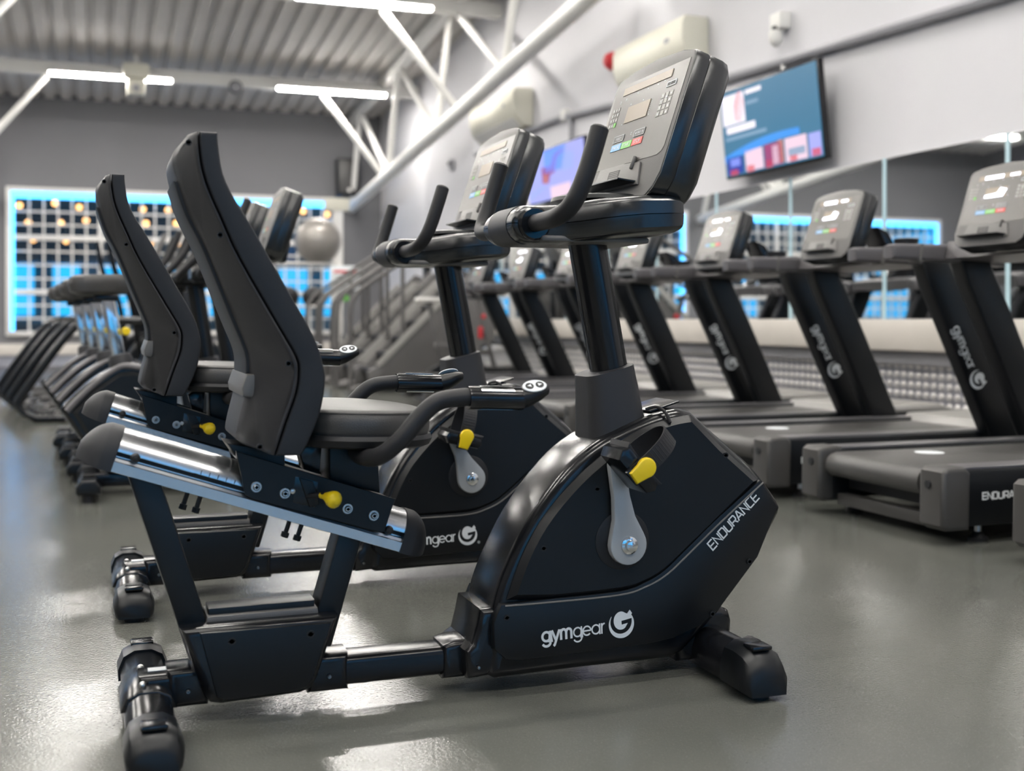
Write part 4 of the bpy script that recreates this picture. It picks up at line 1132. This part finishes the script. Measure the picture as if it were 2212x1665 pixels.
# ------------------------------------------------------------------ stair climbers
def climber(root):
    for s in (-1, 1):
        MB().prism([(-.55, .04), (.75, .04), (.80, .20), (.80, 1.25), (.62, 1.32), (.45, 1.15), (-.45, .28), (-.58, .22)], s*.30, s*.38, .02, 2).build('side_panel', 'machine_grey', root)
        MB().prism([(-.50, .30), (-.44, .27), (.46, 1.16), (.40, 1.20)], s*.385, s*.40, .004).build('panel_trim', 'hood_grey', root)
        MB().tube(smooth_path([(-.75, s*.34, .04), (-.75, s*.34, .80), (-.70, s*.34, .98), (-.55, s*.34, 1.12), (.2, s*.34, 1.60), (.55, s*.34, 1.72), (.72, s*.34, 1.6)], 5), .024, 10).build('handrail', 'machine_grey', root)
        MB().tube([(-.2, s*.34, .55), (-.2, s*.34, 1.35)], .022, 10).build('rail_post', 'machine_grey', root)
        MB().tube([(-.75, s*.34, .03), (-.5, s*.34, .08)], .03, 10).build('base_foot', 'machine_grey', root)
    for k in range(6):
        MB().box((-.40+k*.17, 0, .22+k*.165), (.22, .58, .05), .008).build('step', 'rubber', root)
        MB().box((-.30+k*.17, 0, .13+k*.165), (.02, .58, .14), .003).build('riser', 'matte_black', root)
    MB().poly([(.60, -.2, 1.42), (.60, .2, 1.42), (.72, .18, 1.72), (.72, -.18, 1.72)], (.05, 0, -.01), .01, 2, None, True).build('console', 'console_grey', root)
    MB().bar((.72, 0, .1), (.68, 0, 1.5), .12, .08, .01).build('mast', 'matte_black', root)
s1 = empty('stair_climber', (3.2, 12.0, 0)); climber(s1)
sl = ['grey stair climber nearest behind the second bike post', 'second grey stair climber with sloping handrails in the background', 'farthest grey stair climber in the right background']
tag(s1, sl[0], 'stair climber', 'grey stair climbers')
for k in range(1, 3):
    c = copy_tree(s1); c.location = (3.2, 12.0+.95*k, 0); c['label'] = sl[k]

# spin bike with red accents
o = empty('spin_bike', (3.35, 11.0, 0)); tag(o, 'dark spin bike with red accents beside the stair climbers', 'exercise bike')
MB().lathe((.42, -.02, .27), (0, 1, 0), [(0, .15), (.005, .24), (.035, .24), (.04, .15)], 32).build('flywheel', 'chrome', o)
MB().tube([(.42+.245*math.cos(a*PI/12), 0, .27+.245*math.sin(a*PI/12)) for a in range(25)], .022, 8).build('wheel_rim', 'matte_black', o)
MB().prism([(-.3, .24), (-.1, .34), (.25, .34), (.30, .22), (.0, .18)], -.05, .05, .02).build('chain_cover', 'satin_black', o)
MB().bar((.42, 0, .27), (.24, 0, .95), .05, .05, .008).build('fork_post', 'machine_grey', o)
MB().bar((-.1, 0, .25), (-.25, 0, .92), .05, .05, .008).build('seat_post', 'machine_grey', o)
MB().bar((-.2, 0, .5), (.36, 0, .42), .06, .06, .01).build('frame_tube', 'machine_grey', o)
MB().loft([[(-.25+x*f, y*f, .92+z) for x, y in ((-.14, -.07), (0, -.08), (.13, -.02), (.13, .02), (0, .08), (-.14, .07))] for f, z in ((.8, 0), (1, .02), (.9, .05))]).build('saddle', 'frame_white', o)
MB().tube(smooth_path([(.05, -.2, 1.06), (.12, -.2, 1.0), (.24, -.1, .97), (.24, .1, .97), (.12, .2, 1.0), (.05, .2, 1.06)]), .018, 10).build('handlebar', 'rubber', o)
MB().box((.27, -.03, .62), (.05, .03, .12), .01).build('frame_badge', 'machine_red', o)
MB().ball((.30, 0, .78), .035, 12, 8).build('resistance_knob', 'machine_red', o)
MB().tube([(.15, -.06, .30), (.10, -.06, .14)], .014, 8).build('crank_arm', 'steel_bolt', o)
MB().box((.10, -.11, .14), (.09, .08, .025), .005).build('pedal', 'machine_red', o)
for x in (-.38, .60): MB().bar((x, -.27, .03), (x, .27, .03), .06, .06, .008, (1, 0, 0)).build('stabiliser', 'matte_black', o)
MB().bar((-.38, 0, .06), (.60, 0, .06), .06, .05, .008).build('base_beam', 'matte_black', o)
MB().bar((-.05, 0, .07), (.02, 0, .3), .06, .06, .008).build('down_tube', 'machine_grey', o)

# ------------------------------------------------------------------ ball rack, balls, sign
o = empty('ball_rack', (2.55, 15.2, 0)); tag(o, 'pale metal ball rack standing in front of the gridded window', 'rack')
for x in (-.45, .45):
    for y in (-.2, .2):
        MB().box((x, y, .76), (.05, .05, 1.50), .004).build('rack_post', 'frame_white', o)
for z in (.30, .92, 1.48):
    for y in (-.11, .11):
        MB().tube([(-.45, y, z), (.45, y, z)], .018, 10).build('rack_rail', 'frame_white', o)
    for x in (-.45, .45): MB().tube([(x, -.2, z), (x, .2, z)], .018, 10).build('rack_end', 'frame_white', o)
for x in (-.45, .45): MB().box((x, 0, .02), (.07, .55, .04), .006).build('rack_foot', 'frame_white', o)
def gball(name, c, r, m, label):
    q = empty(name, c); tag(q, label, 'ball')
    MB().ball((0, 0, 0), r, 32, 20).build('shell', m, q)
    rg = MB()
    for k in (-3, -2, -1, 0, 1, 2, 3):
        a = k*.13
        rg.tube([(r*1.0*math.cos(a)*math.cos(t*PI/16), r*1.0*math.cos(a)*math.sin(t*PI/16), r*math.sin(a)) for t in range(33)], r*.008, 5)
    rg.build('grip_ridges', m, q)
    MB().lathe((0, -r*.98, 0), (0, -1, 0), [(0, r*.05), (r*.03, r*.04)], 10).build('valve', m, q)
gball('exercise_ball', (2.76, 15.2, 1.785), .305, 'silver_ball', 'large silver exercise ball on top of the ball rack')
gball('medicine_ball', (2.37, 15.2, 1.041), .145, 'rubber', 'black medicine ball on the rack below the silver ball, left one')
gball('medicine_ball', (2.70, 15.2, 1.041), .145, 'rubber', 'black medicine ball on the rack below the silver ball, right one')

o = empty('notice_board', (3.0, 14.6, 0)); tag(o, 'white notice board with a red heading on a stand by the ball rack', 'sign')
MB().box((0, 0, 1.28), (.38, .02, .31), .004).build('board', 'print_white', o)
MB().box((0, -.0115, 1.36), (.30, .002, .035)).build('red_heading', 'machine_red', o)
for k in range(4): MB().box((-.02, -.0115, 1.30-k*.045), (.26-.03*(k % 2), .002, .012)).build('text_line', 'hood_grey', o)
MB().cyl((0, .015, 0), (0, .015, 1.2), .016, 12).build('stand_pole', 'steel_bolt', o)
MB().cyl((0, .015, 0), (0, .015, .02), .17, 24, .004).build('stand_base', 'matte_black', o)
MB().lathe((.0, -.03, 1.02), (0, -1, 0), [(-.04, .03), (0, .045), (.01, .04), (.012, .0002)], 20).build('green_button', 'btn_green', o)
o = empty('wall_post', (3.35, 17.0, 0)); tag(o, 'pale slim post with a block on top by the window corner', 'post')
MB().box((0, 0, 1.2), (.09, .09, 2.4), .004).build('shaft', 'frame_white', o)
MB().box((.02, 0, 2.45), (.36, .14, .18), .008).build('head_block', 'cream_plastic', o)
MB().box((0, 0, .02), (.2, .2, .04), .004).build('foot_plate', 'frame_white', o)
